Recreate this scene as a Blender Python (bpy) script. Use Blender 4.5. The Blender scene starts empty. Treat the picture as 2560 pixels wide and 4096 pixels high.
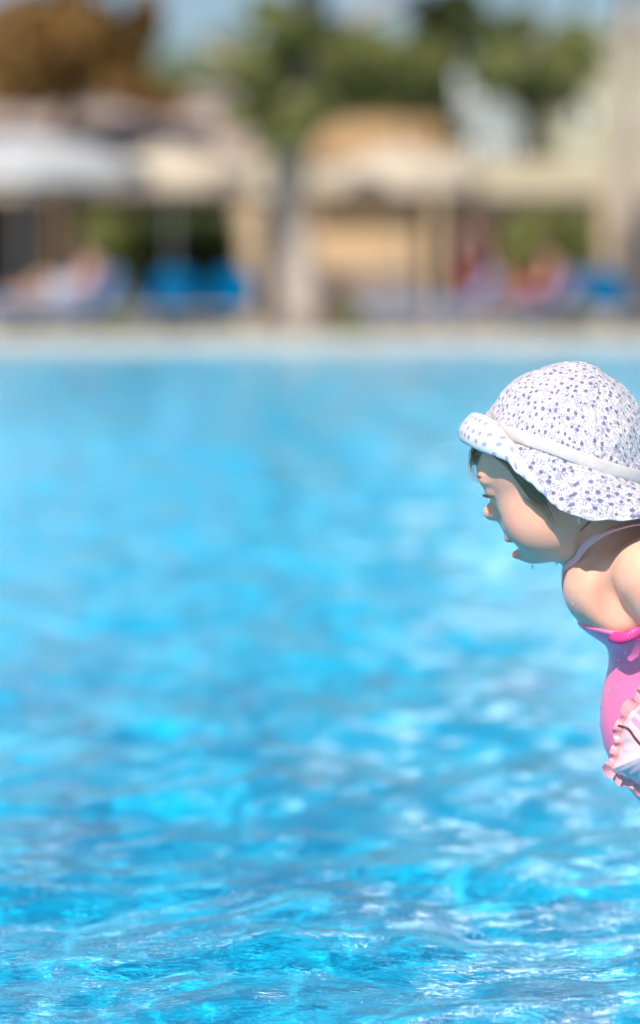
import bpy, math, random
import numpy as np
from mathutils import Vector, Matrix

sc = bpy.context.scene
R = math.radians
random.seed(7)

# ---------------------------------------------------------------- camera
H = 0.67                                    # eye height above the water
PITCH = R(4.18)
cam = bpy.data.cameras.new('camera')
cam_ob = bpy.data.objects.new('camera', cam)
sc.collection.objects.link(cam_ob)
sc.camera = cam_ob
cam.sensor_fit = 'VERTICAL'; cam.sensor_height = 36; cam.lens = 108
cam.clip_start = .05; cam.clip_end = 900
cam_ob.location = (0, 0, H)
cam_ob.rotation_euler = (R(90) - PITCH, 0, 0)
cam.dof.use_dof = True
cam.dof.focus_distance = 2.97
cam.dof.aperture_fstop = .108 / .043

# ---------------------------------------------------------------- sky and sun
ADDED_CLOUD_T, ADDED_CLOUD_L = .55, 122.0
SUN_EL, SUN_AZ = R(46), R(201)
world = bpy.data.worlds.new('World'); sc.world = world; world.use_nodes = True
wn = world.node_tree
sky = wn.nodes.new('ShaderNodeTexSky'); sky.sky_type = 'NISHITA'; sky.sun_disc = False
sky.sun_elevation = SUN_EL; sky.sun_rotation = SUN_AZ
sky.ozone_density = 3.2; sky.dust_density = .1; sky.air_density = .9
wn.nodes['Background'].inputs[1].default_value = .055
# procedural bright cloud band, added above the view so the ripples mirror white
def _n(t, **k):
    o = wn.nodes.new(t)
    for a_, b_ in k.items(): setattr(o, a_, b_)
    return o
_c = _n('ShaderNodeTexCoord'); _x = _n('ShaderNodeSeparateXYZ'); wn.links.new(_c.outputs['Generated'], _x.inputs[0])
_m = _n('ShaderNodeMapping'); _m.inputs['Scale'].default_value = (3, 3, 12); wn.links.new(_c.outputs['Generated'], _m.inputs[0])
_no = _n('ShaderNodeTexNoise'); _no.inputs['Scale'].default_value = 2.2; _no.inputs['Detail'].default_value = 7; wn.links.new(_m.outputs[0], _no.inputs[0])
_r1 = _n('ShaderNodeMapRange', interpolation_type='SMOOTHSTEP'); wn.links.new(_no.outputs[0], _r1.inputs[0]); _r1.inputs[1].default_value = ADDED_CLOUD_T; _r1.inputs[2].default_value = ADDED_CLOUD_T + .14
_r2 = _n('ShaderNodeMapRange', interpolation_type='SMOOTHSTEP'); wn.links.new(_x.outputs[2], _r2.inputs[0]); _r2.inputs[1].default_value = .16; _r2.inputs[2].default_value = .26
_r3 = _n('ShaderNodeMapRange', interpolation_type='SMOOTHSTEP'); wn.links.new(_x.outputs[2], _r3.inputs[0]); _r3.inputs[1].default_value = .55; _r3.inputs[2].default_value = .3
_q = _n('ShaderNodeMath', operation='MULTIPLY'); wn.links.new(_r1.outputs[0], _q.inputs[0]); wn.links.new(_r2.outputs[0], _q.inputs[1])
_q2 = _n('ShaderNodeMath', operation='MULTIPLY'); wn.links.new(_q.outputs[0], _q2.inputs[0]); wn.links.new(_r3.outputs[0], _q2.inputs[1])
_mx = _n('ShaderNodeMix', data_type='RGBA'); wn.links.new(_q2.outputs[0], _mx.inputs[0]); wn.links.new(sky.outputs[0], _mx.inputs[6]); _mx.inputs[7].default_value = (ADDED_CLOUD_L * .93, ADDED_CLOUD_L, ADDED_CLOUD_L * .99, 1)
wn.links.new(_mx.outputs[2], wn.nodes['Background'].inputs[0])
sun = bpy.data.lights.new('sun', 'SUN')
sun.energy = 5; sun.angle = R(.5); sun.color = (1, .945, .86)
sun_ob = bpy.data.objects.new('sun', sun); sc.collection.objects.link(sun_ob)
sd = Vector((math.sin(SUN_AZ) * math.cos(SUN_EL), math.cos(SUN_AZ) * math.cos(SUN_EL), math.sin(SUN_EL)))
sun_ob.rotation_euler = sd.to_track_quat('Z', 'Y').to_euler()
sun.cycles.is_caustics_light = True

sc.view_settings.view_transform = 'Standard'
sc.view_settings.look = 'None'
sc.view_settings.exposure = .50
sc.cycles.use_denoising = True
sc.cycles.max_bounces = 8
sc.cycles.transparent_max_bounces = 16
sc.cycles.sample_clamp_indirect = 12

# ---------------------------------------------------------------- helpers
def at(px, py, Y):
    """point at depth Y on the line of sight of photograph pixel (px, py) of 2560x4096"""
    a, b = (px - 1280) / 12288, (2048 - py) / 12288
    c, s = math.cos(PITCH), math.sin(PITCH)
    d = Vector((a, c + b * s, -s + b * c))
    t = Y / d.y
    return Vector((d.x * t, Y, H + d.z * t))

def atr(x, y, Y): return at(x * 4, y * 4, Y)

def tag(o, label=None, cat=None, group=None, kind=None):
    for k, v in (('label', label), ('category', cat), ('group', group), ('kind', kind)):
        if v: o[k] = v
    return o

def link(o, parent=None):
    sc.collection.objects.link(o)
    if parent: o.parent = parent
    return o

def empty(name, loc=(0, 0, 0), rz=0):
    o = bpy.data.objects.new(name, None); link(o)
    o.location = loc; o.rotation_euler = (0, 0, rz); o.empty_display_size = .1
    return o

def np_mesh(name, co, faces, mats, smooth=True, parent=None, uv=None):
    """faces: (n,4) or (n,3) int array"""
    co = np.asarray(co, np.float32).reshape(-1, 3); faces = np.asarray(faces, np.int32)
    k = faces.shape[1]
    me = bpy.data.meshes.new(name)
    me.vertices.add(len(co)); me.vertices.foreach_set('co', co.ravel())
    me.loops.add(faces.size); me.loops.foreach_set('vertex_index', faces.ravel())
    me.polygons.add(len(faces)); me.polygons.foreach_set('loop_start', np.arange(0, faces.size, k, dtype=np.int32))
    me.polygons.foreach_set('use_smooth', np.full(len(faces), smooth))
    me.update(calc_edges=True)
    if uv is not None:
        l = me.uv_layers.new(name='UVMap')
        l.data.foreach_set('uv', np.asarray(uv, np.float32)[faces.ravel()].ravel())
    for m in (mats if isinstance(mats, (list, tuple)) else [mats]): me.materials.append(m)
    return link(bpy.data.objects.new(name, me), parent)

def grid_faces(r, c, closed=False):
    idx = np.arange(r * c).reshape(r, c)
    if closed: idx = np.concatenate([idx, idx[:, :1]], 1)
    return np.stack([idx[:-1, :-1], idx[:-1, 1:], idx[1:, 1:], idx[1:, :-1]], -1).reshape(-1, 4)

class MB:
    def __init__(s): s.v = []; s.f = []
    def add(s, v, f):
        b = len(s.v); s.v += [tuple(p) for p in v]; s.f += [tuple(i + b for i in q) for q in f]; return s
    def box(s, c, d, rz=0, bev=0, M=None):
        x, y, z = [k / 2 for k in d]
        if bev <= 0:
            vs = [(i * x, j * y, k * z) for k in (-1, 1) for j in (-1, 1) for i in (-1, 1)]
            fs = [(0, 2, 3, 1), (4, 5, 7, 6), (0, 1, 5, 4), (2, 6, 7, 3), (0, 4, 6, 2), (1, 3, 7, 5)]
        else:
            b = min(bev, x * .9, y * .9, z * .9); vs = []; 
            prof = [(-z, b), (-z + b, 0), (z - b, 0), (z, b)]
            for zz, ins in prof:
                ax, ay = x - ins, y - ins
                vs += [(-ax, -ay + b * .5, zz), (-ax + b * .5, -ay, zz), (ax - b * .5, -ay, zz), (ax, -ay + b * .5, zz),
                       (ax, ay - b * .5, zz), (ax - b * .5, ay, zz), (-ax + b * .5, ay, zz), (-ax, ay - b * .5, zz)]
            fs = [tuple(range(7, -1, -1)), tuple(range(24, 32))]
            for r in range(3):
                for k in range(8):
                    a = r * 8 + k; c2 = r * 8 + (k + 1) % 8
                    fs.append((a, c2, c2 + 8, a + 8))
        m = (M or Matrix.Identity(4)); m = Matrix.Translation(c) @ Matrix.Rotation(rz, 4, 'Z') @ m
        return s.add([m @ Vector(p) for p in vs], fs)
    def tube(s, pts, rad, n=8, caps=True):
        pts = [Vector(p) for p in pts]; k = len(pts)
        rad = rad if isinstance(rad, (list, tuple)) else [rad] * k
        vs = []; fs = []; prev = None
        for i, p in enumerate(pts):
            t = (pts[min(i + 1, k - 1)] - pts[max(i - 1, 0)]).normalized()
            if prev is None: u = t.orthogonal().normalized()
            else:
                u = prev - t * prev.dot(t); u.normalize()
            prev = u; w = t.cross(u)
            for j in range(n):
                a = 2 * math.pi * j / n
                vs.append(p + (u * math.cos(a) + w * math.sin(a)) * rad[i])
        for i in range(k - 1):
            for j in range(n):
                a, b = i * n + j, i * n + (j + 1) % n
                fs.append((a, b, b + n, a + n))
        if caps: fs += [tuple(range(n - 1, -1, -1)), tuple(range((k - 1) * n, k * n))]
        return s.add(vs, fs)
    def lathe(s, prof, c=(0, 0, 0), n=24, wob=None):
        vs = []; fs = []
        for i, (r, z) in enumerate(prof):
            for j in range(n):
                a = 2 * math.pi * j / n; rr = r * (wob(a, i) if wob else 1)
                vs.append((c[0] + rr * math.cos(a), c[1] + rr * math.sin(a), c[2] + z))
        for i in range(len(prof) - 1):
            for j in range(n):
                a, b = i * n + j, i * n + (j + 1) % n
                fs.append((a, b, b + n, a + n))
        return s.add(vs, fs)
    def build(s, name, mat, parent=None, smooth=False):
        me = bpy.data.meshes.new(name); me.from_pydata(s.v, [], s.f); me.update()
        if smooth:
            for p in me.polygons: p.use_smooth = True
        me.materials.append(mat)
        return link(bpy.data.objects.new(name, me), parent)

# ---------------------------------------------------------------- materials
def mat(name, col, rough=.6, spec=.5, **kw):
    m = bpy.data.materials.new(name); m.use_nodes = True
    p = m.node_tree.nodes['Principled BSDF']
    p.inputs['Base Color'].default_value = (*col, 1); p.inputs['Roughness'].default_value = rough
    p.inputs['Specular IOR Level'].default_value = spec
    for k, v in kw.items(): p.inputs[k.replace('_', ' ')].default_value = v
    return m

def noisy(name, c1, c2, scale=4, rough=.7, bump=0, detail=4, bscale=None, **kw):
    m = mat(name, c1, rough, **kw); t = m.node_tree; p = t.nodes['Principled BSDF']
    tc = t.nodes.new('ShaderNodeTexCoord'); n = t.nodes.new('ShaderNodeTexNoise'); r = t.nodes.new('ShaderNodeValToRGB')
    n.inputs['Scale'].default_value = scale; n.inputs['Detail'].default_value = detail
    r.color_ramp.elements[0].position = .35; r.color_ramp.elements[1].position = .65
    r.color_ramp.elements[0].color = (*c1, 1); r.color_ramp.elements[1].color = (*c2, 1)
    t.links.new(tc.outputs['Object'], n.inputs['Vector']); t.links.new(n.outputs[0], r.inputs[0])
    t.links.new(r.outputs[0], p.inputs['Base Color'])
    if bump:
        b = t.nodes.new('ShaderNodeBump'); b.inputs['Strength'].default_value = 1; b.inputs['Distance'].default_value = bump
        n2 = t.nodes.new('ShaderNodeTexNoise'); n2.inputs['Scale'].default_value = bscale or scale * 3; n2.inputs['Detail'].default_value = 5
        t.links.new(tc.outputs['Object'], n2.inputs['Vector'])
        t.links.new(n2.outputs[0], b.inputs['Height']); t.links.new(b.outputs[0], p.inputs['Normal'])
    return m

class NG:
    """tiny node-graph helper"""
    def __init__(s, t): s.t = t
    def n(s, typ, **kw):
        o = s.t.nodes.new(typ)
        for k, v in kw.items(): setattr(o, k, v)
        return o
    def _in(s, sock, v):
        if hasattr(v, 'is_output') or isinstance(v, bpy.types.NodeSocket): s.t.links.new(v, sock)
        else: sock.default_value = v
    def math(s, op, a, b=0.0, c=None):
        o = s.n('ShaderNodeMath', operation=op); s._in(o.inputs[0], a); s._in(o.inputs[1], b)
        if c is not None: s._in(o.inputs[2], c)
        return o.outputs[0]
    def mix(s, f, a, b):
        o = s.n('ShaderNodeMix', data_type='RGBA'); s._in(o.inputs[0], f); s._in(o.inputs[6], a); s._in(o.inputs[7], b)
        return o.outputs[2]
    def step(s, x, e, w):
        o = s.n('ShaderNodeMapRange', interpolation_type='SMOOTHSTEP'); s._in(o.inputs[0], x)
        s._in(o.inputs[1], e + w); s._in(o.inputs[2], e - w); o.inputs[3].default_value = 0; o.inputs[4].default_value = 1
        return o.outputs[0]

def floral(name):
    """white cotton printed with violet-blue flowers, buds and dots; UV in metres"""
    m = mat(name, (.8, .79, .78), .85, .2); t = m.node_tree; g = NG(t); p = t.nodes['Principled BSDF']
    p.inputs['Sheen Weight'].default_value = .2
    uv = g.n('ShaderNodeUVMap').outputs[0]
    def layer(scale, rad, petal, npet, thr, off, hole=None):
        mp = g.n('ShaderNodeMapping'); mp.inputs['Location'].default_value = (off, off * 1.7, 0); t.links.new(uv, mp.inputs[0])
        v = g.n('ShaderNodeTexVoronoi', voronoi_dimensions='2D'); v.inputs['Scale'].default_value = scale
        v.inputs['Randomness'].default_value = .75
        t.links.new(mp.outputs[0], v.inputs['Vector'])
        sub = g.n('ShaderNodeVectorMath', operation='SUBTRACT'); t.links.new(mp.outputs[0], sub.inputs[0]); t.links.new(v.outputs['Position'], sub.inputs[1])
        sp = g.n('ShaderNodeSeparateXYZ'); t.links.new(sub.outputs[0], sp.inputs[0])
        cs = g.n('ShaderNodeSeparateColor'); t.links.new(v.outputs['Color'], cs.inputs[0])
        ang = g.math('ADD', g.math('ARCTAN2', sp.outputs[1], sp.outputs[0]), g.math('MULTIPLY', cs.outputs[1], 6.28))
        rr = g.math('MULTIPLY', g.math('ADD', 1 - petal, g.math('MULTIPLY', g.math('COSINE', g.math('MULTIPLY', ang, float(npet))), petal)), rad)
        rr = g.math('MULTIPLY', rr, g.math('ADD', .7, g.math('MULTIPLY', cs.outputs[2], .5)))
        rel = g.math('DIVIDE', v.outputs['Distance'], rr)
        mask = g.step(rel, 1.0, .14)
        if hole: mask = g.math('MULTIPLY', mask, g.math('SUBTRACT', 1.0, g.step(rel, hole, .12)))
        return g.math('MULTIPLY', mask, g.math('LESS_THAN', cs.outputs[0], thr))
    big = layer(118, .27, .10, 5, .66, 0)
    ring = layer(150, .36, .22, 5, .55, .013, hole=.5)
    small = layer(270, .33, .25, 3, .55, .031)
    dots = layer(480, .33, .0, 1, .45, .057)
    nz = g.n('ShaderNodeTexNoise'); nz.inputs['Scale'].default_value = 900; t.links.new(uv, nz.inputs['Vector'])
    w = g.math('ADD', .65, g.math('MULTIPLY', nz.outputs[0], .5))
    nz2 = g.n('ShaderNodeTexNoise'); nz2.inputs['Scale'].default_value = 60; nz2.inputs['Detail'].default_value = 3; t.links.new(uv, nz2.inputs['Vector'])
    base = g.mix(nz2.outputs[0], (.56, .53, .535, 1), (.49, .46, .475, 1))
    c = g.mix(g.math('MULTIPLY', dots, .85), base, (.23, .21, .34, 1))
    c = g.mix(g.math('MULTIPLY', small, .6), c, (.18, .16, .31, 1))
    c = g.mix(g.math('MULTIPLY', ring, .6), c, (.15, .135, .30, 1))
    c = g.mix(g.math('MULTIPLY', g.math('MULTIPLY', big, w), .95), c, (.10, .085, .235, 1))
    t.links.new(c, p.inputs['Base Color'])
    b = g.n('ShaderNodeBump'); b.inputs['Distance'].default_value = .004
    n3 = g.n('ShaderNodeTexNoise'); n3.inputs['Scale'].default_value = 90; n3.inputs['Detail'].default_value = 6; t.links.new(uv, n3.inputs['Vector'])
    t.links.new(n3.outputs[0], b.inputs['Height']); t.links.new(b.outputs[0], p.inputs['Normal'])
    return m

def dotted(name):
    """white jersey lining with soft lavender spots; UV in metres"""
    m = mat(name, (.86, .88, .93), .9, .15); t = m.node_tree; g = NG(t); p = t.nodes['Principled BSDF']
    uv = g.n('ShaderNodeUVMap').outputs[0]
    v = g.n('ShaderNodeTexVoronoi', voronoi_dimensions='2D'); v.inputs['Scale'].default_value = 92; v.inputs['Randomness'].default_value = .45
    t.links.new(uv, v.inputs['Vector'])
    c = g.mix(g.step(v.outputs['Distance'], .21, .06), (.52, .53, .56, 1), (.28, .28, .44, 1))
    t.links.new(c, p.inputs['Base Color'])
    n3 = g.n('ShaderNodeTexNoise'); n3.inputs['Scale'].default_value = 70; n3.inputs['Detail'].default_value = 4; t.links.new(uv, n3.inputs['Vector'])
    b = g.n('ShaderNodeBump'); b.inputs['Distance'].default_value = .001
    t.links.new(n3.outputs[0], b.inputs['Height']); t.links.new(b.outputs[0], p.inputs['Normal'])
    return m

def skin_mat():
    m = mat('skin', (.80, .47, .36), .42, .45); t = m.node_tree; g = NG(t); p = t.nodes['Principled BSDF']
    p.inputs['Subsurface Weight'].default_value = .55
    p.inputs['Subsurface Radius'].default_value = (.9, .35, .2)
    p.inputs['Subsurface Scale'].default_value = .006
    p.inputs['Coat Weight'].default_value = .28; p.inputs['Coat Roughness'].default_value = .25
    a = g.n('ShaderNodeAttribute', attribute_name='rosy')
    tc = g.n('ShaderNodeTexCoord')
    n = g.n('ShaderNodeTexNoise'); n.inputs['Scale'].default_value = 45; n.inputs['Detail'].default_value = 4; t.links.new(tc.outputs['Object'], n.inputs['Vector'])
    c = g.mix(n.outputs[0], (.78, .43, .31, 1), (.72, .33, .235, 1))
    c = g.mix(a.outputs['Fac'], c, (.62, .17, .15, 1))
    t.links.new(c, p.inputs['Base Color'])
    n2 = g.n('ShaderNodeTexNoise'); n2.inputs['Scale'].default_value = 420; n2.inputs['Detail'].default_value = 3; t.links.new(tc.outputs['Object'], n2.inputs['Vector'])
    b = g.n('ShaderNodeBump'); b.inputs['Distance'].default_value = .0004; b.inputs['Strength'].default_value = .6
    t.links.new(n2.outputs[0], b.inputs['Height']); t.links.new(b.outputs[0], p.inputs['Normal'])
    return m

# ---------------------------------------------------------------- the pool
POOL_FAR = 32.0
DECK = .09
def heights(X, Y, SP):
    rng = np.random.default_rng(5); Z = np.zeros_like(X)
    n = 64
    for i in range(n):
        lam = .7 * (.06 / .7) ** (i / (n - 1)); k = 2 * math.pi / lam
        th = rng.uniform(0, 2 * math.pi); ph = rng.uniform(0, 6.28)
        a = (.0195 + .002 * min(1, lam / .8)) / k
        fade = np.clip(lam / (SP * 3) - 1, 0, 1)
        c, s = math.cos(th), math.sin(th)
        Z += a * fade * np.sin(k * (X * c + Y * s) + ph + 1.1 * np.sin((X * s - Y * c) * k * .23 + ph * 3))
    return Z

def build_water():
    rows, cols = 1400, 1000
    ys = 1.2 * (POOL_FAR / 1.2) ** np.linspace(0, 1, rows); ys[-1] = POOL_FAR - .003
    Y, U = np.meshgrid(ys, np.linspace(-1, 1, cols), indexing='ij'); X = U * np.minimum(1.0 + .45 * Y, 13)
    SP = np.maximum(Y * .0024, np.minimum(1.0 + .45 * Y, 13) * 2 / cols)
    Z = heights(X, Y, SP)
    o = np_mesh('pool_water', np.stack([X, Y, Z], -1), grid_faces(rows, cols), M_water)
    o.cycles.is_caustics_caster = True
    return tag(o, kind='structure')

M_water = mat('pool_water', (1, 1, 1), 0.0); _t = M_water.node_tree; _g = NG(_t); _p = _t.nodes['Principled BSDF']
_p.inputs['Transmission Weight'].default_value = 1; _p.inputs['IOR'].default_value = 1.23
_p.inputs['Specular IOR Level'].default_value = .11; _p.inputs['Specular Tint'].default_value = (.45, .85, 1, 1)
# capillary ripples finer than the wave mesh
_tc = _g.n('ShaderNodeTexCoord')
def _noise(scale, sx=1.0, detail=2.0, dist=0.0):
    mp = _g.n('ShaderNodeMapping'); mp.inputs['Scale'].default_value = (sx, 1, 1); _t.links.new(_tc.outputs['Object'], mp.inputs[0])
    n = _g.n('ShaderNodeTexNoise'); n.inputs['Scale'].default_value = scale; n.inputs['Detail'].default_value = detail
    n.inputs['Distortion'].default_value = dist
    _t.links.new(mp.outputs[0], n.inputs['Vector']); return n.outputs[0]
_b1 = _g.n('ShaderNodeBump'); _b1.inputs['Distance'].default_value = .0011; _t.links.new(_noise(20, .7, 2, 1.2), _b1.inputs['Height'])
_b2 = _g.n('ShaderNodeBump'); _b2.inputs['Distance'].default_value = .0009; _t.links.new(_noise(62, .6, 2, 1.4), _b2.inputs['Height'])
_t.links.new(_b1.outputs[0], _b2.inputs['Normal']); _t.links.new(_b2.outputs[0], _p.inputs['Normal'])
build_water()

def sheet(name, x0, x1, y0, y1, z, m):
    return tag(np_mesh(name, [(x0, y0, z), (x1, y0, z), (x1, y1, z), (x0, y1, z)], [[0, 1, 2, 3]], m, False), kind='structure')

def tile_mat(name, c1, c2, mortar, scale, rough=.5, bump=.001, msize=.04):
    m = mat(name, c1, rough); t = m.node_tree; g = NG(t); p = t.nodes['Principled BSDF']
    tc = g.n('ShaderNodeTexCoord'); b = g.n('ShaderNodeTexBrick'); b.offset = 0
    b.inputs['Scale'].default_value = scale; b.inputs['Brick Width'].default_value = 1; b.inputs['Row Height'].default_value = 1
    b.inputs['Mortar Size'].default_value = msize; b.inputs['Mortar Smooth'].default_value = .3
    b.inputs['Color1'].default_value = (*c1, 1); b.inputs['Color2'].default_value = (*c2, 1); b.inputs['Mortar'].default_value = (*mortar, 1)
    t.links.new(tc.outputs['Object'], b.inputs['Vector']); t.links.new(b.outputs['Color'], p.inputs['Base Color'])
    return m
M_floor = tile_mat('pool_mosaic', (.001, .56, .84), (.003, .52, .80), (.05, .61, .82), 22, .6, msize=.05)
M_floor.node_tree.nodes['Principled BSDF'].inputs['Specular IOR Level'].default_value = .1
fl = sheet('pool_floor', -13, 13, -1.5, POOL_FAR, -.55, M_floor); fl.cycles.is_caustics_receiver = True
M_coping = noisy('coping_stone', (.50, .455, .39), (.43, .39, .335), 3, .6)
M_deck = tile_mat('deck_paving', (.58, .54, .48), (.52, .49, .45), (.38, .36, .33), 1.6, .7, msize=.015)
w = MB(); w.box((0, POOL_FAR + .1, -.275), (26.6, .2, .55 + 2 * (DECK - .05)))
tag(w.build('pool_wall', M_floor), kind='structure')
c = MB()
for k in range(27): c.box((-13 + k * 1.0, POOL_FAR + .20, DECK - .027), (.992, .54, .10), bev=.012)
tag(c.build('pool_coping', M_coping), kind='structure')
sheet('deck', -40, 40, POOL_FAR + .47, 54, DECK - .004, M_deck)
sheet('deck', 13, 40, -12, POOL_FAR + .465, DECK - .004, M_deck); sheet('deck', -40, -13, -12, POOL_FAR + .465, DECK - .004, M_deck)
M_soil = noisy('dry_ground', (.26, .22, .15), (.32, .28, .2), .6, .9)
sheet('ground', -260, 260, 54, 520, DECK - .008, M_soil)

# ---------------------------------------------------------------- foliage
def leaf_mat(name, a, b, c3=None):
    m = noisy(name, a, b, 1.6, .55, detail=3)
    m.node_tree.nodes['Principled BSDF'].inputs['Subsurface Weight'].default_value = 0
    return m
M_leaf_green = leaf_mat('pine_needles', (.085, .095, .022), (.165, .18, .045))
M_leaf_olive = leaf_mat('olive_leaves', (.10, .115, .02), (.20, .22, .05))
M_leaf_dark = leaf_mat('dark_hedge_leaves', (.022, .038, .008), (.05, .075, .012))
M_leaf_brown = leaf_mat('dry_leaves', (.13, .065, .012), (.24, .125, .025))
M_leaf_far = leaf_mat('far_leaves', (.09, .12, .05), (.16, .19, .09))
M_bark_dark = noisy('bark_dark', (.055, .035, .018), (.11, .075, .045), 6, .9, .02)
M_bark_pale = noisy('bark_pale', (.26, .215, .185), (.40, .34, .30), 5, .9, .02)

def leaves(clumps, n, size, m, name, parent, seed):
    """n small two-triangle leaves scattered through clumps (centre, radii)"""
    rng = np.random.default_rng(seed)
    wts = np.array([r[0] * r[1] * r[2] for _, r in clumps]) ** .7; wts /= wts.sum()
    pick = rng.choice(len(clumps), n, p=wts)
    cc = np.array([tuple(c) for c, _ in clumps])[pick]; rr = np.array([r for _, r in clumps])[pick]
    d = rng.normal(size=(n, 3)); d /= np.linalg.norm(d, axis=1)[:, None]
    rad = rng.uniform(.25, 1.05, n) ** .6
    P = cc + d * rr * rad[:, None]
    a = rng.normal(size=(n, 3)); a /= np.linalg.norm(a, axis=1)[:, None]
    b = np.cross(a, rng.normal(size=(n, 3))); b /= np.linalg.norm(b, axis=1)[:, None]
    s = size * rng.uniform(.6, 1.4, n)[:, None]
    V = np.stack([P - a * s, P + b * s * .45, P + a * s, P - b * s * .45], 1).reshape(-1, 3)
    return np_mesh(name, V, np.arange(4 * n).reshape(-1, 4), m, False, parent)

def tree(name, base, label, group, crown, trunk_pts, trunk_r, limbs, n, size, ml, mb, seed, cat='tree'):
    root = empty(name, base); inv = Vector(base)
    b = MB(); b.tube([Vector(p) - inv for p in trunk_pts], trunk_r, 12)
    for pts, rr in limbs: b.tube([Vector(p) - inv for p in pts], rr, 7)
    b.build('trunk', mb, root, True)
    leaves([(Vector(c) - inv, r) for c, r in crown], n, size, ml, 'crown', root, seed)
    return tag(root, label, cat, group)

rng0 = random.Random(5)
def px_clumps(spec, Y, depth, ground=DECK):
    """spec: (x, y, rx, ry) in render pixels of the place's look from the water; depth: metres"""
    out = []
    for x, y, rx, ry in spec:
        s = 3072 / Y
        for _ in range(4):
            q = atr(x + rng0.uniform(-.45, .45) * rx, y + rng0.uniform(-.45, .45) * ry, Y + rng0.uniform(-depth, depth))
            out.append((q, (rx / s * .62, depth * .6, ry / s * .62)))
    return out

# leaning pine, pale lower trunk, green crown across the middle of the sky
Y = 37.8
tp = [atr(x, y, Y) for x, y in ((302, 336), (300, 300), (296, 250), (290, 200), (292, 160), (300, 120), (305, 70), (310, 10), (312, -60))]
lm = [([atr(304, 120, Y), atr(270, 90, Y - .3), atr(230, 60, Y - .5), atr(200, 40, Y)], [.16, .11, .07, .04]),
      ([atr(303, 110, Y), atr(340, 85, Y + .3), atr(400, 70, Y), atr(470, 50, Y)], [.18, .13, .09, .04]),
      ([atr(306, 60, Y), atr(350, 20, Y), atr(430, -10, Y)], [.14, .1, .05])]
tree('pine_tree', tp[0], 'tall pine with thick pale trunk beside the two end-on blue loungers', 'trees behind the pool',
     px_clumps([(300, 95, 42, 40), (270, 70, 40, 30), (340, 75, 50, 34), (400, 70, 50, 34), (440, 50, 45, 34), (270, 20, 22, 26), (445, 10, 40, 24),
                (310, 40, 40, 30), (240, 60, 34, 26), (250, 110, 30, 18), (350, 45, 40, 26), (500, 70, 40, 30), (520, 20, 30, 20), (570, 60, 40, 40), (420, 100, 36, 22), (370, 90, 50, 26), (440, -60, 90, 40), (290, -60, 50, 40), (300, 125, 26, 26)], Y, 1.1),
     tp, [.34, .28, .24, .21, .21, .25, .26, .22, .14], lm, 21000, .085, M_leaf_green, M_bark_pale, 1)
# brown leaved tree top left
Y = 46.0
tp = [atr(x, y, Y) for x, y in ((60, 328), (58, 240), (64, 160), (70, 90), (72, 20), (74, -60))]
tree('broadleaf_tree', tp[0], 'tree with dry brown leaves above the white parasol at the left', 'trees behind the pool',
     px_clumps([(30, 20, 50, 40), (90, 10, 55, 45), (60, 60, 60, 40), (130, 60, 40, 34), (20, 90, 36, 24), (150, 95, 26, 20), (110, 85, 36, 18), (140, 20, 24, 34), (60, -60, 100, 50), (0, 50, 50, 50), (168, 100, 18, 14)], Y, 1.3),
     tp, [.22, .18, .15, .13, .1, .05], [([tp[3], atr(110, 60, Y), atr(150, 50, Y)], [.1, .07, .03])], 13000, .10, M_leaf_brown, M_bark_dark, 2)
# smaller trees at the right
Y = 56.0
tp = [atr(x, y, Y) for x, y in ((530, 318), (528, 220), (532, 140), (535, 90), (536, 40))]
tree('broadleaf_tree', tp[0], 'olive green tree left of the tall pale building', 'trees behind the pool',
     px_clumps([(530, 92, 34, 26), (545, 70, 26, 22), (500, 35, 40, 22), (470, 30, 30, 20), (560, 95, 20, 20)], Y, 1.2),
     tp, [.2, .17, .14, .1, .05], [], 5500, .13, M_leaf_far, M_bark_dark, 3)
Y = 48.0
tp = [atr(x, y, Y) for x, y in ((400, 325), (402, 240), (405, 170), (410, 130), (412, 105))]
tree('broadleaf_tree', tp[0], 'tree with ochre leaves above the tan bar wall', 'trees behind the pool',
     px_clumps([(400, 118, 34, 16), (440, 122, 26, 16), (375, 125, 26, 12), (455, 135, 14, 10)], Y + 8, .9),
     tp, [.14, .12, .1, .07, .03], [], 5200, .10, leaf_mat('ochre_leaves', (.15, .10, .025), (.24, .165, .05)), M_bark_dark, 4)
# palm at the far right edge
Y = 41.0
proot = empty('palm_tree', atr(632, 334, Y)); o0 = Vector(proot.location)
b = MB(); pts = [atr(x, y, Y) - o0 for x, y in ((632, 334), (628, 240), (625, 150), (628, 60), (632, -50))]
b.tube(pts, [.2, .17, .15, .14, .14], 12); b.build('trunk', M_bark_pale, proot, True)
fr = MB()
for k in range(16):
    a = k * 2.4; L = 2.2
    p0 = pts[-1]; prev = None
    for i in range(9):
        t = i / 8; q = p0 + Vector((math.cos(a) * L * t, math.sin(a) * L * t, .9 * math.sin(t * 2.6) - 1.1 * t * t))
        wd = .28 * (1 - t) + .03; side = Vector((-math.sin(a), math.cos(a), -.35)) * wd
        side2 = Vector((math.sin(a), -math.cos(a), -.35)) * wd
        cur = (q, q + side, q + side2)
        if prev: fr.add([prev[0], prev[1], cur[1], cur[0]], [(0, 1, 2, 3)]); fr.add([prev[0], prev[2], cur[2], cur[0]], [(0, 1, 2, 3)])
        prev = cur
fr.build('crown', M_leaf_olive, proot)
tag(proot, 'palm with a pale slender trunk at the right edge behind the loungers', 'palm tree')

far = []
for i_ in range(26):
    x_ = -150 + i_ * 36; h_ = [52, 30, 60, 44, 24, 50, 38][i_ % 7]
    far += [(atr(x_, 60 + h_, 120.0), (2.3, 3, 2.6)), (atr(x_ + 14, 110 + h_ * .3, 118.0), (2.2, 3, 2.4))]
leaves(far, 26000, .30, M_leaf_far, 'distant_wood', None, 77)['kind'] = 'stuff'

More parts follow.
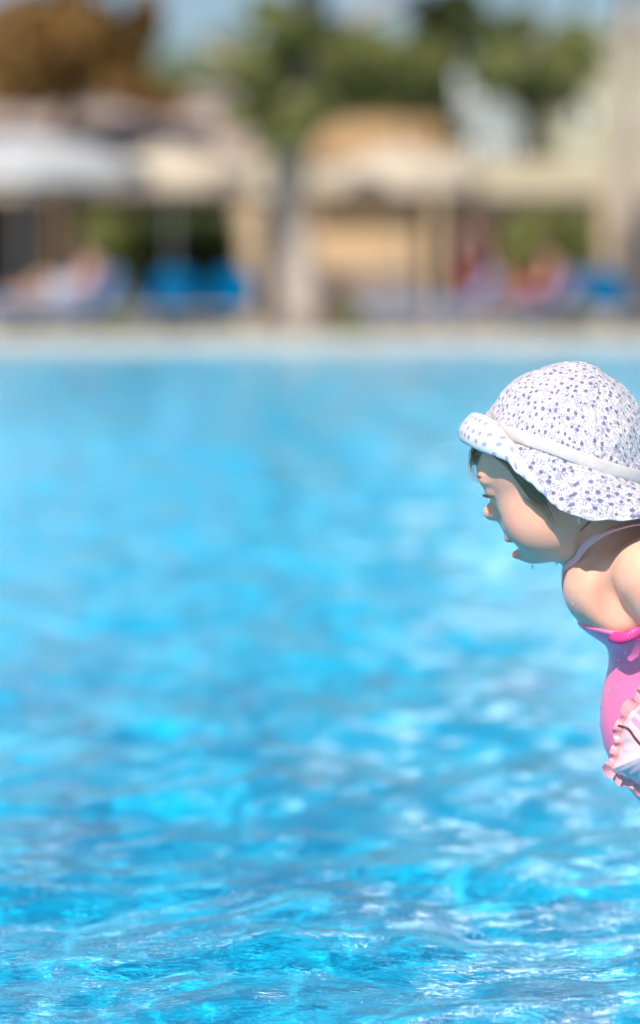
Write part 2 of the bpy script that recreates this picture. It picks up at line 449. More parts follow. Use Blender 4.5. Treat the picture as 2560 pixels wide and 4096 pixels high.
def hedge(x0, x1, ytop, Y, m, label, seed, n=5000, size=.06):
    a = atr(x0, 300, Y); b2 = atr(x1, 300, Y); top = atr(x0, ytop, Y).z
    root = empty('hedge', ((a.x + b2.x) / 2, Y, DECK)); w2 = (b2.x - a.x) / 2; h = (top - DECK)
    k = max(3, int(w2 * 2 / .5)); cl = []
    rr = random.Random(seed)
    for i in range(k):
        x = -w2 + (i + .5) * 2 * w2 / k
        for zz in (.18, .5, .8): cl.append((Vector((x, rr.uniform(-.1, .1), h * zz * rr.uniform(.92, 1.05))), (w2 / k * 1.25, .4, h * .24)))
    leaves(cl, n, size, m, 'foliage', root, seed)
    s = MB()
    for i in range(k): s.tube([(-w2 + (i + .5) * 2 * w2 / k, 0, 0), (-w2 + (i + .5) * 2 * w2 / k + .05, .02, h * .8)], [.03, .012], 6)
    s.build('stem', M_bark_dark, root)
    return tag(root, label, 'hedge', 'clipped hedges under the pavilion roof')
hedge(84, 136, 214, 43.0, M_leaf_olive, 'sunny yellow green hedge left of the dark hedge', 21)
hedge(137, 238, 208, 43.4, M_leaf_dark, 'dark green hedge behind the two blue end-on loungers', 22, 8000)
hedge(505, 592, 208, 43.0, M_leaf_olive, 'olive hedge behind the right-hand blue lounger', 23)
def bush(x, y, Y, r, m, label, seed):
    p = atr(x, y, Y); root = empty('bush', (p.x, Y, DECK))
    leaves([(Vector((0, 0, r * .8)), (r, r, r * .8)), (Vector((r * .6, 0, r * .5)), (r * .6, r * .6, r * .5)), (Vector((-r * .6, .1, r * .55)), (r * .6, r * .6, r * .5))], 1600, .05, m, 'foliage', root, seed)
    s = MB(); s.tube([(0, 0, 0), (.02, 0, r)], [.03, .01], 6); s.build('stem', M_bark_dark, root)
    tag(root, label, 'bush')
bush(352, 320, 38.0, .22, M_leaf_olive, 'low pale green bush right of the pine trunk', 31)

# ---------------------------------------------------------------- buildings
M_cream = noisy('cream_plaster', (.44, .375, .28), (.40, .33, .25), 1.2, .8)
M_white = noisy('white_plaster', (.80, .78, .76), (.72, .71, .70), 1.2, .8)
M_tan = noisy('tan_plaster', (.44, .30, .17), (.48, .34, .20), 1.0, .8)
M_col = noisy('beige_plaster', (.40, .29, .19), (.36, .27, .18), 1.0, .8)
M_pink = noisy('faded_roof_tiles', (.34, .25, .21), (.29, .225, .20), 3, .8)
M_roof = noisy('orange_roof_tiles', (.38, .24, .12), (.32, .19, .08), 4, .8)
M_dark = noisy('dark_wood_and_shade', (.035, .025, .02), (.06, .04, .03), 3, .6)
M_wood = noisy('grey_wood', (.16, .12, .10), (.22, .17, .13), 3, .7)
M_pale = noisy('pale_stone', (.27, .27, .18), (.34, .33, .24), .7, .8)
M_slate = noisy('blue_grey_render', (.22, .26, .28), (.19, .23, .25), .8, .7)
M_glass = mat('window_glass', (.03, .045, .06), .08)

def X(x, Y): return atr(x, 300, Y).x
def Z(y, Y): return atr(320, y, Y).z
# pavilion with a cream fascia running behind the deck
Y = 47.0
pv = empty('pool_pavilion', (0, Y, DECK))
def pbox(name, x0, x1, y0, y1, m, yy=0, d=.3, bev=0, parent=pv, YY=Y):
    a, b_ = X(x0, YY + yy), X(x1, YY + yy); z0, z1 = Z(y1, YY + yy), Z(y0, YY + yy)
    o = parent.location
    return MB().box(((a + b_) / 2 - o.x, YY + yy - o.y, (z0 + z1) / 2 - o.z), (b_ - a, d, z1 - z0), bev=bev).build(name, m, parent)
pbox('fascia', -330, 268, 152, 196, M_cream, 0, .35)
pbox('fascia', 305, 468, 150, 192, M_cream, .06, .35)
pbox('fascia', 470, 900, 160, 196, noisy('khaki_plaster', (.38, .33, .23), (.34, .29, .205), 1, .8), .1, .35)
for (x0, x1) in ((-60, -45), (236, 262), (430, 440), (600, 612), (760, 775)): 
    pbox('column', x0, x1, 196.5, 329, M_col, .1, .35)
rz0, rz1 = Z(152, Y) - DECK, Z(128, Y) - DECK
def slope(x0, x1, m, yt, name='roof'):
    a, b_ = X(x0, Y), X(x1, Y); z0 = rz0; z1 = Z(yt, Y + 3) - DECK
    MB().add([(a, -.25, z0 + .01), (b_, -.25, z0 + .01), (b_, 3.4, z1), (a, 3.4, z1), (a, -.25, z0 - .1), (b_, -.25, z0 - .1), (b_, 3.4, z1 - .12), (a, 3.4, z1 - .12)],
             [(0, 1, 2, 3), (4, 7, 6, 5), (0, 4, 5, 1), (1, 5, 6, 2), (2, 6, 7, 3), (3, 7, 4, 0)]).build(name, m, pv)
slope(-330, 250, M_pink, 106); slope(310, 440, M_roof, 118)
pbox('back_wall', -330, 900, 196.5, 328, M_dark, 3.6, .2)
pbox('bar_wall', 308, 418, 186, 266, M_tan, .55, .25)
pbox('bar_counter', 306, 420, 267, 326, M_wood, .2, .5, .03)
pbox('shade_panel', 325, 345, 272, 326, M_dark, -.08, .04)  # dark panel standing in for the shade at the counter
tag(pv, 'long low pool bar pavilion with cream fascia, tan wall and dark interior', 'pavilion')
# hotel blocks further back
def block(x0, x1, yt, Y, m, label, rows, cols, dep=8):
    a, b_ = X(x0, Y), X(x1, Y); h = Z(yt, Y) - DECK
    root = empty('hotel_building', ((a + b_) / 2, Y, DECK)); w_ = b_ - a
    MB().box((0, dep / 2, h / 2), (w_, dep, h)).build('wall', m, root)
    MB().box((0, dep / 2, h + .12), (w_ + .5, dep + .5, .24)).build('roof', m, root)
    for r in range(rows):
        for q in range(cols):
            cx = -w_ / 2 + (q + .5) * w_ / cols; cz = h * (r + .55) / rows; ww, hh = w_ / cols * .42, h / rows * .42
            f = MB(); 
            for s in (-1, 1):
                f.box((cx + s * ww / 2, -.03, cz), (.08, .08, hh)); f.box((cx, -.03, cz + s * (hh / 2 + .04)), (ww + .08, .08, .08))
            fo = f.build('window', M_white, root)
            MB().box((cx, -.006, cz), (ww - .09, .02, hh - .01)).build('pane', M_glass, fo)
    return tag(root, label, 'building', 'hotel buildings behind the trees')
block(560, 780, 34, 78, M_pale, 'tall pale building at the right edge behind the palm', 5, 5)
block(440, 520, 62, 84, M_slate, 'blue grey building seen between the pine and the olive green tree', 4, 3)
block(-260, 250, 98, 92, noisy('rose_plaster', (.36, .30, .28), (.32, .28, .27), .8, .8), 'wide rose grey building behind the pavilion roof', 3, 9)

# ---------------------------------------------------------------- parasols
M_canvas_w = noisy('white_canvas', (.38, .385, .40), (.35, .355, .37), 2, .85)
M_canvas_c = noisy('cream_canvas', (.46, .39, .31), (.42, .35, .28), 2, .85)
M_pole = mat('white_metal', (.7, .7, .7), .4)
def make_parasol(m, r, label):
    t = empty('parasol')
    MB().lathe([(0.001, .09), (.24, .09), (.26, .05), (.26, 0), (0.001, 0)]).build('base', M_coping, t, True)
    MB().tube([(0, 0, .05), (0, 0, 2.53)], .025, 10).build('pole', M_pole, t, True)
    prof = [(.02, 2.50), (r * .35, 2.42), (r * .7, 2.28), (r, 2.08), (r + .005, 1.84), (r - .012, 1.84), (r - .02, 2.06), (r * .7, 2.25), (r * .35, 2.39), (.02, 2.47)]
    MB().lathe(prof, n=48, wob=lambda a, i: 1 - .05 * abs(math.sin(4 * a))).build('canopy', m, t)
    ribs = MB()
    for k in range(8):
        a = k * math.pi / 4 
        ribs.tube([(0, 0, 1.9), (math.cos(a) * r * .55, math.sin(a) * r * .55, 2.29)], .01, 5)
    ribs.build('ribs', M_pole, t)
    return tag(t, label, 'parasol', 'parasols over the loungers')
def place(t, x, Y, rz=0):
    p = atr(x, 300, Y); t.location = (p.x, Y, DECK); t.rotation_euler[2] = rz; return t
place(make_parasol(M_canvas_w, 1.65, 'white canvas parasol at the left edge of the deck'), 22, 38.5, .2)
place(make_parasol(M_canvas_c, 1.15, 'cream canvas parasol left of the pine trunk'), 172, 41.5, .5)
place(make_parasol(M_canvas_c, 1.1, 'cream canvas parasol right of the pine trunk'), 400, 42, .1)

# ---------------------------------------------------------------- loungers
M_blue = noisy('blue_vinyl_pad', (.0, .068, .165), (.0, .085, .20), 2, .9, spec=0)
M_blue_l = noisy('light_blue_towel', (.07, .17, .42), (.11, .21, .44), 3, .9, spec=0)
M_white_t = noisy('white_towel', (.36, .38, .45), (.32, .34, .41), 3, .9, spec=0)
M_frame = mat('grey_plastic', (.22, .22, .22), .5)
def copy_tree(o, parent=None):
    c_ = o.copy(); link(c_); c_.parent = parent
    for ch in [k for k in sc.objects if k.parent == o]: copy_tree(ch, c_)
    return c_
def make_lounger(pad, towel):
    """foot end towards -Y, raised back at +Y"""
    t = empty('sun_lounger')
    f = MB()
    for s in (-1, 1): f.box((s * .31, 0, .30), (.05, 1.9, .06), bev=.012)
    for y in (-.92, -.3, .3, .92): f.box((0, y, .30), (.57, .05, .045))
    f.build('frame', M_frame, t)
    for sx in (-1, 1):
        for sy in (-.8, .8): MB().tube([(sx * .31, sy, 0), (sx * .29, sy, .27)], [.02, .025], 8).build('leg', M_frame, t)
    MB().box((0, -.33, .365), (.50, 1.22, .07), bev=.03).build('seat_pad', pad, t)
    # raised back with round top
    vs = []; n = 20
    for yy in (-.04, .04):
        for k in range(n + 1):
            a = math.pi * k / n; vs.append((math.cos(a) * .27, yy, .24 + math.sin(a) * .25))
        vs += [(-.22, yy, 0), (.22, yy, 0)]
    m_ = len(vs) // 2; fs = [tuple(range(m_ - 1, -1, -1)), tuple(range(m_, 2 * m_))] + [(i, (i + 1) % m_, (i + 1) % m_ + m_, i + m_) for i in range(m_)]
    mt = Matrix.Translation((0, .32, .36)) @ Matrix.Rotation(R(-28), 4, 'X')
    MB().add([mt @ Vector(v) for v in vs], fs).build('backrest', pad, t)
    for s in (-1, 1): MB().tube([(s * .19, .48, .62), (s * .19, .75, .32)], .012, 6).build('backrest_strut', M_frame, t)
    if towel: 
        MB().box((0, -.36, .425), (.50, 1.05, .02), bev=.008).box((0, -.97, .28), (.50, .02, .3)).build('towel_cover', towel, t)
    return t
GL = 'sun loungers along the far pool edge'
def put(t, x, Y, rz, label):
    place(t, x, Y, rz); t.scale = (1.04, 1.04, 1.0); return tag(t, label, 'sun lounger', GL)
L1 = put(make_lounger(M_blue, None), 175, 37.6, R(4), 'blue lounger seen end-on in front of the dark hedge, left of the pair')
put(copy_tree(L1), 231, 37.6, R(-3), 'blue lounger seen end-on beside the pine trunk, right of the pair')
put(copy_tree(L1), 608, 37.6, R(2), 'blue lounger seen end-on alone at the right beside the palm')
L2 = put(make_lounger(M_blue, M_blue_l), 12, 38.0, R(65), 'blue lounger with a light blue cover at the left edge')
put(copy_tree(L2), 118, 37.6, R(78), 'blue lounger with a light blue cover, left of the end-on pair')
L3 = put(make_lounger(M_blue_l, M_white_t), 70, 36.6, R(-80), 'pale lounger with a white towel in front of the person in pink')
L4 = put(make_lounger(M_blue_l, M_blue_l), 446, 36.6, R(-92), 'light blue lounger under the standing person in dark red')
put(make_lounger(mat('violet_pad', (.16, .17, .40), .6), M_white_t), 528, 36.8, R(-85), 'violet lounger with a white towel in front of the olive hedge')

# ---------------------------------------------------------------- far people
def sdf_round_cone(P, a, b, ra, rb):
    a = np.array(a, np.float32); b = np.array(b, np.float32); ab = b - a
    t = np.clip(((P - a) @ ab) / (ab @ ab), 0, 1)
    d = np.linalg.norm(P - a - t[..., None] * ab, axis=-1)
    return d - (ra + (rb - ra) * t)
def sdf_ell(P, c, r, Rm=None):
    Q = P - np.array(c, np.float32)
    if Rm is not None: Q = Q @ np.array(Rm, np.float32)      # columns of Rm: local axes in world
    r = np.array(r, np.float32)
    k0 = np.linalg.norm(Q / r, axis=-1); k1 = np.linalg.norm(Q / (r * r), axis=-1)
    return k0 * (k0 - 1) / np.maximum(k1, 1e-9)
def smin(a, b, k):
    h = np.maximum(k - np.abs(a - b), 0) / k
    return np.minimum(a, b) - h * h * k * .25
def smax(a, b, k): return -smin(-a, -b, k)

def surface_nets(f, lo, hi, h, block=24, project=2):
    """mesh the zero surface of f inside the box; returns verts, quads"""
    lo = np.array(lo, float); n = np.ceil((np.array(hi) - lo) / h).astype(int) + 1
    D = np.full(tuple(n), 1.0, np.float32)
    ax = [lo[i] + h * np.arange(n[i]) for i in range(3)]
    diag = h * block * .87 + h * 3
    for i in range(0, n[0], block):
        for j in range(0, n[1], block):
            for k in range(0, n[2], block):
                sl = (slice(i, i + block), slice(j, j + block), slice(k, k + block))
                g = [ax[q][sl[q]] for q in range(3)]
                cpt = np.array([[(g[q][0] + g[q][-1]) / 2 for q in range(3)]], np.float32)
                dc = float(f(cpt)[0])
                if abs(dc) > diag * 1.5: D[sl] = dc; continue
                P = np.stack(np.meshgrid(*g, indexing='ij'), -1).astype(np.float32)
                D[sl] = f(P.reshape(-1, 3)).reshape(P.shape[:3])
    S = D < 0
    c8 = [S[a:n[0] - 1 + a, b:n[1] - 1 + b, c:n[2] - 1 + c] for a in (0, 1) for b in (0, 1) for c in (0, 1)]
    tot = sum(q.astype(np.int8) for q in c8)
    cell = (tot > 0) & (tot < 8)
    ids = np.full(cell.shape, -1, np.int64); ci = np.argwhere(cell); ids[cell] = np.arange(len(ci))
    acc = np.zeros((len(ci), 3)); cnt = np.zeros(len(ci))
    corners = [(a, b, c) for a in (0, 1) for b in (0, 1) for c in (0, 1)]
    for u in corners:
        for v in corners:
            if sum(abs(p - q) for p, q in zip(u, v)) == 1 and u < v:
                du = D[ci[:, 0] + u[0], ci[:, 1] + u[1], ci[:, 2] + u[2]]; dv = D[ci[:, 0] + v[0], ci[:, 1] + v[1], ci[:, 2] + v[2]]
                m = (du < 0) != (dv < 0); t = np.where(m, du / np.where(m, du - dv, 1), 0)
                p = np.array(u)[None] + t[:, None] * (np.array(v) - np.array(u))[None]
                acc[m] += p[m]; cnt[m] += 1
    V = (ci + acc / cnt[:, None]) * h + lo
    quads = []
    for axis in range(3):
        o1, o2 = [q for q in range(3) if q != axis]
        s0 = [slice(1, -1)] * 3; s0[axis] = slice(0, -1); s1 = list(s0); s1[axis] = slice(1, None)
        A = S[tuple(s0)]; B = S[tuple(s1)]
        e = np.argwhere(A != B); 
        base = e.copy(); base[:, o1] += 1; base[:, o2] += 1
        inside = A[tuple(e.T)]
        def idx(d1, d2):
            b_ = base.copy(); b_[:, o1] += d1; b_[:, o2] += d2; return ids[tuple(b_.T)]
        q = np.stack([idx(-1, -1), idx(0, -1), idx(0, 0), idx(-1, 0)], 1)
        flip = inside if axis != 1 else ~inside
        q = np.where(flip[:, None], q, q[:, ::-1]); quads.append(q)
    Q = np.concatenate(quads); Q = Q[(Q >= 0).all(1)]
    V = V.astype(np.float32); e_ = h * .25
    for _ in range(project):
        d = f(V); g = np.stack([f(V + np.eye(3, dtype=np.float32)[i] * e_) - f(V - np.eye(3, dtype=np.float32)[i] * e_) for i in range(3)], 1) / (2 * e_)
        g2 = np.maximum((g * g).sum(1), .2)
        stp = (d / g2)[:, None] * g; l = np.linalg.norm(stp, axis=1)[:, None]
        V = V - stp * np.minimum(1, h * .5 / np.maximum(l, 1e-9))
    return V, Q

M_skin = skin_mat()
M_skin_far = noisy('tanned_skin', (.34, .19, .12), (.40, .23, .15), 6, .5)
def largest(V, Q):
    lab = np.arange(len(V))
    for _ in range(400):
        m = lab[Q].min(1); new = lab.copy(); np.minimum.at(new, Q.ravel(), np.repeat(m, 4))
        if (new == lab).all(): break
        lab = new
    k = np.bincount(lab[Q[:, 0]]).argmax(); Q = Q[lab[Q[:, 0]] == k]; u, inv = np.unique(Q, return_inverse=True)
    return V[u], inv.reshape(-1, 4)
def far_person(loc, rz, pose, label, suit, lower, hair):
    """pose: dict of joints (metres, local)"""
    t = empty('person', loc, rz); J = pose
    def body(P):
        d = sdf_ell(P, J['head'], (.078, .095, .115)); d = smin(d, sdf_round_cone(P, J['head'], J['neck'], .05, .055), .03)
        d = smin(d, sdf_round_cone(P, J['neck'], J['chest'], .06, .13), .06)
        d = smin(d, sdf_round_cone(P, J['chest'], J['hip'], .13, .14), .06)
        for s in ('l', 'r'):
            for a, b_, ra, rb in (('sh', 'el', .05, .038), ('el', 'ha', .036, .026), ('hp', 'kn', .085, .055), ('kn', 'an', .052, .034), ('an', 'to', .034, .022)):
                A, B_ = J[a + s], J[b_ + s]; d = smin(d, sdf_round_cone(P, A, B_, ra, rb), .04)
            for k in range(4):
                q = np.array(J['ha' + s]); d = smin(d, sdf_round_cone(P, q, q + np.array((.02 * (k - 1.5), -.03, -.085)), .012, .008), .008)
        return d
    lo = np.min([np.array(v) for v in J.values()], 0) - .2; hi = np.max([np.array(v) for v in J.values()], 0) + .2
    V, Q = surface_nets(body, lo, hi, .018); np_mesh('body', V, Q, M_skin_far, True, t)
    def top(P): return np.maximum(body(P) - .012, np.maximum(sdf_round_cone(P, J['neck'], J['hip'], .30, .26), P[..., 2] - (J['neck'][2] - .03)))
    def clip_top(P): return np.maximum(body(P) - .012, sdf_round_cone(P, J['chest'], J['hip'], .165, .17))
    V, Q = surface_nets(clip_top, lo, hi, .018); np_mesh('shirt', V, Q, suit, True, t)
    def shorts(P): return np.maximum(body(P) - .02, np.minimum(sdf_round_cone(P, J['hpl'], np.array(J['hpl']) * .45 + np.array(J['knl']) * .55, .13, .12), sdf_round_cone(P, J['hpr'], np.array(J['hpr']) * .45 + np.array(J['knr']) * .55, .13, .12)))
    V, Q = surface_nets(shorts, lo, hi, .018); np_mesh('shorts', V, Q, lower, True, t)
    def hr(P): return np.maximum(sdf_ell(P, np.array(J['head']) + (0, .012, .018), (.09, .105, .12)), -(P[..., 1] - J['head'][1] + .04) * -1 if False else (J['head'][2] - .05 - P[..., 2]))
    def hr2(P): return np.maximum(hr(P), -sdf_ell(P, np.array(J['head']) + (0, -.09, -.05), (.068, .066, .08)))
    V, Q = surface_nets(hr2, lo, hi, .014); V, Q = largest(V, Q); np_mesh('hair', V, Q, hair, True, t)
    return tag(t, label, 'person')
M_hair_d = mat('dark_hair', (.03, .018, .012), .5)
M_maroon = noisy('maroon_cloth', (.16, .015, .025), (.2, .02, .035), 4, .8)
M_darkcloth = noisy('dark_cloth', (.035, .025, .03), (.05, .035, .045), 4, .8)
M_pinkcloth = noisy('pink_cloth', (.34, .17, .21), (.38, .2, .24), 4, .8)
stand = dict(head=(0, 0, 1.60), neck=(0, .01, 1.42), chest=(0, .01, 1.25), hip=(0, .01, .95),
             shl=(-.17, 0, 1.36), ell=(-.23, .02, 1.1), hal=(-.2, -.1, .88), shr=(.17, 0, 1.36), elr=(.24, .03, 1.1), har=(.22, -.1, .9),
             hpl=(-.09, 0, .9), knl=(-.1, -.02, .5), anl=(-.1, .02, .08), tol=(-.12, -.14, .04), hpr=(.09, 0, .9), knr=(.1, 0, .5), anr=(.11, .03, .08), tor=(.14, -.12, .04))
sit = dict(head=(0, .22, 1.02), neck=(0, .26, .86), chest=(0, .27, .72), hip=(0, .12, .55),
           shl=(-.16, .26, .8), ell=(-.22, .15, .6), hal=(-.15, -.08, .56), shr=(.16, .26, .8), elr=(.23, .18, .6), har=(.16, -.05, .58),
           hpl=(-.08, .08, .52), knl=(-.1, -.3, .68), anl=(-.1, -.62, .47), tol=(-.11, -.72, .54), hpr=(.08, .08, .52), knr=(.1, -.38, .5), anr=(.11, -.78, .47), tor=(.12, -.84, .55))
p = atr(470, 300, 46); far_person((p.x, 46.2, DECK), R(15), stand, 'person standing in a dark shirt and dark red shorts in the pavilion shade', M_darkcloth, M_maroon, M_hair_d)
p = atr(498, 300, 45.6); far_person((p.x, 48, DECK), R(-20), stand, 'person standing in dark red shirt and dark shorts, half hidden behind another', M_maroon, M_darkcloth, M_hair_d)
p = atr(118, 300, 36.6)
j = L3.location; far_person((j.x, j.y, DECK), R(-80), sit, 'person in pink sitting on the pale lounger at the left', M_pinkcloth, M_white_t, M_hair_d)
k_ = [o for o in sc.objects if o.get('label', '').startswith('violet lounger')][0].location
far_person((k_.x, k_.y, DECK), R(-85), sit, 'person in dark red sitting on the violet lounger at the right', M_maroon, M_maroon, M_hair_d)

# ================================================================ THE CHILD
MM = .001
def P1(x, y, Y):             # pixels of the 1512-wide enlargement of the head, to world
    return at(1760 + x * 800 / 1512, 1400 + y * 800 / 1512, Y)
child = empty('person', at(2860, 3800, 3.06)); C0 = Vector(child.location)
YH = 3.02
HT, HY = R(20), R(17)
def frame(tilt, yaw):
    F = Vector((-math.cos(tilt), 0, -math.sin(tilt))); U = Vector((-math.sin(tilt), 0, math.cos(tilt))); S = Vector((0, -1, 0))
    F2 = F * math.cos(yaw) - S * math.sin(yaw); S2 = S * math.cos(yaw) + F * math.sin(yaw)
    return F2, U, S2
HF, HU, HS = frame(HT, HY)
HC = P1(890, 800, YH)
HR = np.array([HF, HS, HU]).T          # local axes (f, s, u) as columns
def hl(f, s, u): return np.array(HC + HF * f * MM + HS * s * MM + HU * u * MM, np.float32)
def rotm(rf=0, rs=0, ru=0):
    m = Matrix.Rotation(R(ru), 3, 'Z') @ Matrix.Rotation(R(rs), 3, 'Y') @ Matrix.Rotation(R(rf), 3, 'X')
    return HR @ np.array(m)
def B(px, py, dy): return np.array(at(px, py, 3.0 + dy), np.float32)

def hands(P, d, w, dirv, side):
    w = np.array(w, np.float32); dv = np.array(Vector(dirv).normalized(), np.float32); sv = np.array(Vector(dirv).cross(Vector(side)).normalized(), np.float32)
    pm = np.array(Vector(side).normalized(), np.float32)
    d = smin(d, sdf_round_cone(P, w, w + dv * .03, .013, .017), .012)
    d = smin(d, sdf_round_cone(P, w + dv * .02 - sv * .008, w + dv * .038 + sv * .01, .013, .013), .01)
    for k, L in enumerate((.026, .031, .029, .022)):
        a = w + dv * .043 + sv * (k - 1.5) * .0095; b_ = a + dv * L * .6 + pm * .004; c_ = b_ + dv * L * .45 + pm * .010
        d = smin(d, sdf_round_cone(P, a - dv * .012, b_, .0058, .0050), .003); d = smin(d, sdf_round_cone(P, b_, c_, .0050, .0042), .002)
    a = w + dv * .012 - sv * .016; b_ = a + dv * .018 - sv * .012 + pm * .004
    d = smin(d, sdf_round_cone(P, a, b_, .0068, .006), .006); d = smin(d, sdf_round_cone(P, b_, b_ + dv * .016 + pm * .006, .006, .005), .003)
    return d

def head_sdf(P):
    E = lambda f, s, u, rf, rs, ru, a=0: sdf_ell(P, hl(f, s, u), (rf * MM, rs * MM, ru * MM), rotm(rs=a) if a else HR)
    d = E(-11, 0, 8, 74, 65.5, 62)
    d = smin(d, E(29, 0, 14, 47, 56, 38), .028)             # forehead
    d = smin(d, E(28, 0, -34, 43, 49, 46), .03)            # mid face
    d = smin(d, E(33, 31, -49, 27, 25, 24), .022)          # cheeks
    d = smin(d, E(34, -33, -47, 30, 27, 28), .022)
    d = smin(d, E(52, 0, -82, 18, 21, 11.5), .014)         # chin
    d = smin(d, E(20, 24, -68, 32, 24, 22), .03)           # jaw
    d = smin(d, E(20, -24, -68, 32, 24, 22), .03)
    d = smin(d, E(-6, 0, -66, 42, 34, 29), .03)
    for s in (-1, 1):                                      # eye sockets, eyelids, brows
        d = smax(d, -E(84, s * 24, -9, 12, 15, 8), .014)
        d = smin(d, E(64.5, s * 25, -10, 10.5, 13, 9.5), .005)
        d = smax(d, -E(75.5, s * 25, -13.5, 4, 11, .9), .002)
        d = smin(d, E(68.5, s * 22, 4, 6, 17, 4.5), .014)
    d = smin(d, E(68, 0, -16, 8, 7, 18), .012)             # bridge
    d = smin(d, E(80.5, 0, -32, 10.5, 10.5, 9), .008)          # nose tip
    for s in (-1, 1): d = smin(d, E(74, s * 10, -34, 8, 6.5, 6.5), .005)
    for s in (-1, 1): d = smax(d, -E(79, s * 4.6, -39, 3.2, 2.6, 3.4), .002)
    d = smin(d, E(64, 0, -51, 13, 19, 13), .012)           # upper lip mound
    d = smin(d, E(71.5, 0, -62, 7.5, 15, 4.6), .007)
    d = smin(d, E(68.5, 0, -79.5, 9.5, 14, 5.2), .007)       # lower lip
    d = smax(d, -E(74, 0, -71, 21, 18, 4.6), .003)       # open mouth
    for s in (-1, 1):                                      # ears
        d = smin(d, E(-12, s * 66, -18, 14, 5, 19), .008)
        d = smax(d, -E(-9, s * 72, -18, 8, 4, 12), .004)
    return d

def body_sdf(P, only_torso=False):
    d = P[..., 0] * 0 + 9 if only_torso else head_sdf(P)
    q = 9 + 0 * d if only_torso else sdf_round_cone(P, hl(-22, 0, -42), B(2520, 2190, .05), .040, .043)
    d = smin(d, q, .026)
    t = sdf_ell(P, B(2452, 2348, .008), (.043, .054, .033), np.array(Matrix.Rotation(R(-8), 3, 'Y')))
    t = smin(t, sdf_ell(P, B(2640, 2330, .03), (.07, .088, .070)), .06)
    t = smin(t, sdf_ell(P, B(2706, 2520, .035), (.044, .072, .075)), .03)
    t = smin(t, sdf_ell(P, B(2680, 2868, .035), (.067, .075, .083)), .02)
    t = smin(t, sdf_ell(P, B(2895, 3200, .05), (.064, .075, .060)), .05)
    t = smin(t, sdf_ell(P, B(2860, 2600, .05), (.05, .07, .10)), .05)
    t = smax(t, -sdf_ell(P, B(2452, 2405, -.060), (.020, .024, .030)), .022)
    t = smin(t, sdf_ell(P, B(2694, 2650, .03), (.050, .06, .075)), .03)
    d = smin(d, t, .02)
    if only_torso: return t
    # near arm
    sh, el, wr = B(2608, 2312, -.052), B(2826, 2690, -.078), B(2860, 3020, -.09)
    a = sdf_ell(P, B(2612, 2303, -.048), (.040, .034, .034), np.array(Matrix.Rotation(R(50), 3, 'Y')))
    a = smin(a, sdf_round_cone(P, sh, el, .033, .026), .012)
    a = smin(a, sdf_round_cone(P, el, wr, .026, .017), .010)
    a = hands(P, a, wr, (.05, -.02, -1), (0, 1, .1))
    d = smin(d, a, .010)
    sh, el, wr = B(2640, 2312, .13), B(2800, 2640, .17), B(2760, 2900, .15)
    a = smin(sdf_round_cone(P, sh, el, .033, .026), sdf_round_cone(P, el, wr, .026, .017), .010)
    a = hands(P, a, wr, (-.1, -.1, -1), (0, -1, .1))
    d = smin(d, a, .02)
    for dy in (0.02, .09):
        hp, kn, an = B(2870, 3260, dy), B(2950, 3700, dy - .01), B(3060, 4100, dy)
        d = smin(d, sdf_round_cone(P, hp, kn, .047, .034), .02); d = smin(d, sdf_round_cone(P, kn, an, .034, .022), .015)
        ft = an + np.array((-.07, -.005, -.018), np.float32)
        d = smin(d, sdf_round_cone(P, an + np.array((.01, 0, -.012), np.float32), ft, .02, .015), .012)
        for k in range(5): d = smin(d, sdf_round_cone(P, ft + np.array((.0, (k - 2) * .008, -.004), np.float32), ft + np.array((-.017, (k - 2) * .009, -.007), np.float32), .0065, .0055), .003)
    return d

lo = np.array((.10, 2.80, -.16)); hi = np.array((.56, 3.28, .70))
V, Q = surface_nets(body_sdf, lo, hi, .0024)
body = np_mesh('body', V - np.array(C0), Q, M_skin, True, child)
# natural colour of lips, cheeks
def blob(c, r): return np.exp(-((np.linalg.norm((V - c) / (np.array(r) * MM), axis=1)) ** 2))
rosy = 1.0 * blob(hl(74, 0, -79.5), (12, 16, 6.5)) + .85 * blob(hl(77, 0, -62.5), (9, 15, 4.5)) + 1.3 * blob(hl(62, 0, -71), (10, 14, 5)) \
     + .22 * blob(hl(52, 46, -50), (20, 20, 18)) + .25 * blob(hl(82, 0, -33), (9, 9, 7))
at_ = body.data.attributes.new('rosy', 'FLOAT', 'POINT'); at_.data.foreach_set('value', np.clip(rosy, 0, 1).astype(np.float32))

def push_out(p, off):
    """lift points that are inside the skin to its surface"""
    p = np.asarray(p, np.float32).copy(); e_ = .0008; g = None
    for _ in range(6):
        d = body_sdf(p) - off; g = np.stack([body_sdf(p + np.eye(3, dtype=np.float32)[i] * e_) - body_sdf(p - np.eye(3, dtype=np.float32)[i] * e_) for i in range(3)], 1) / (2 * e_)
        p = p - np.minimum(d, 0)[:, None] * g / np.maximum((g * g).sum(1), .3)[:, None]
    return p, g

# ---- swimsuit
M_suit = mat('pink_swimsuit', (.86, .16, .36), .30, .5); M_suit.node_tree.nodes['Principled BSDF'].inputs['Coat Weight'].default_value = .5
M_suit.node_tree.nodes['Principled BSDF'].inputs['Coat Roughness'].default_value = .18
nl0 = B(2470, 2528, 0); nl_n = np.array(Vector((.12, 0, 1)).normalized(), np.float32)   # neckline plane, suit below it
arm_axis = (B(2592, 2312, -.045), B(2815, 2690, -.07))
def suit_sdf(P): return smax(body_sdf(P, True) - .0024, (P - nl0) @ nl_n - .005, .006)
V, Q = surface_nets(suit_sdf, (.24, 2.86, .12), (.56, 3.16, .48), .0026)
np_mesh('swimsuit', V - np.array(C0), Q, M_suit, True, child)
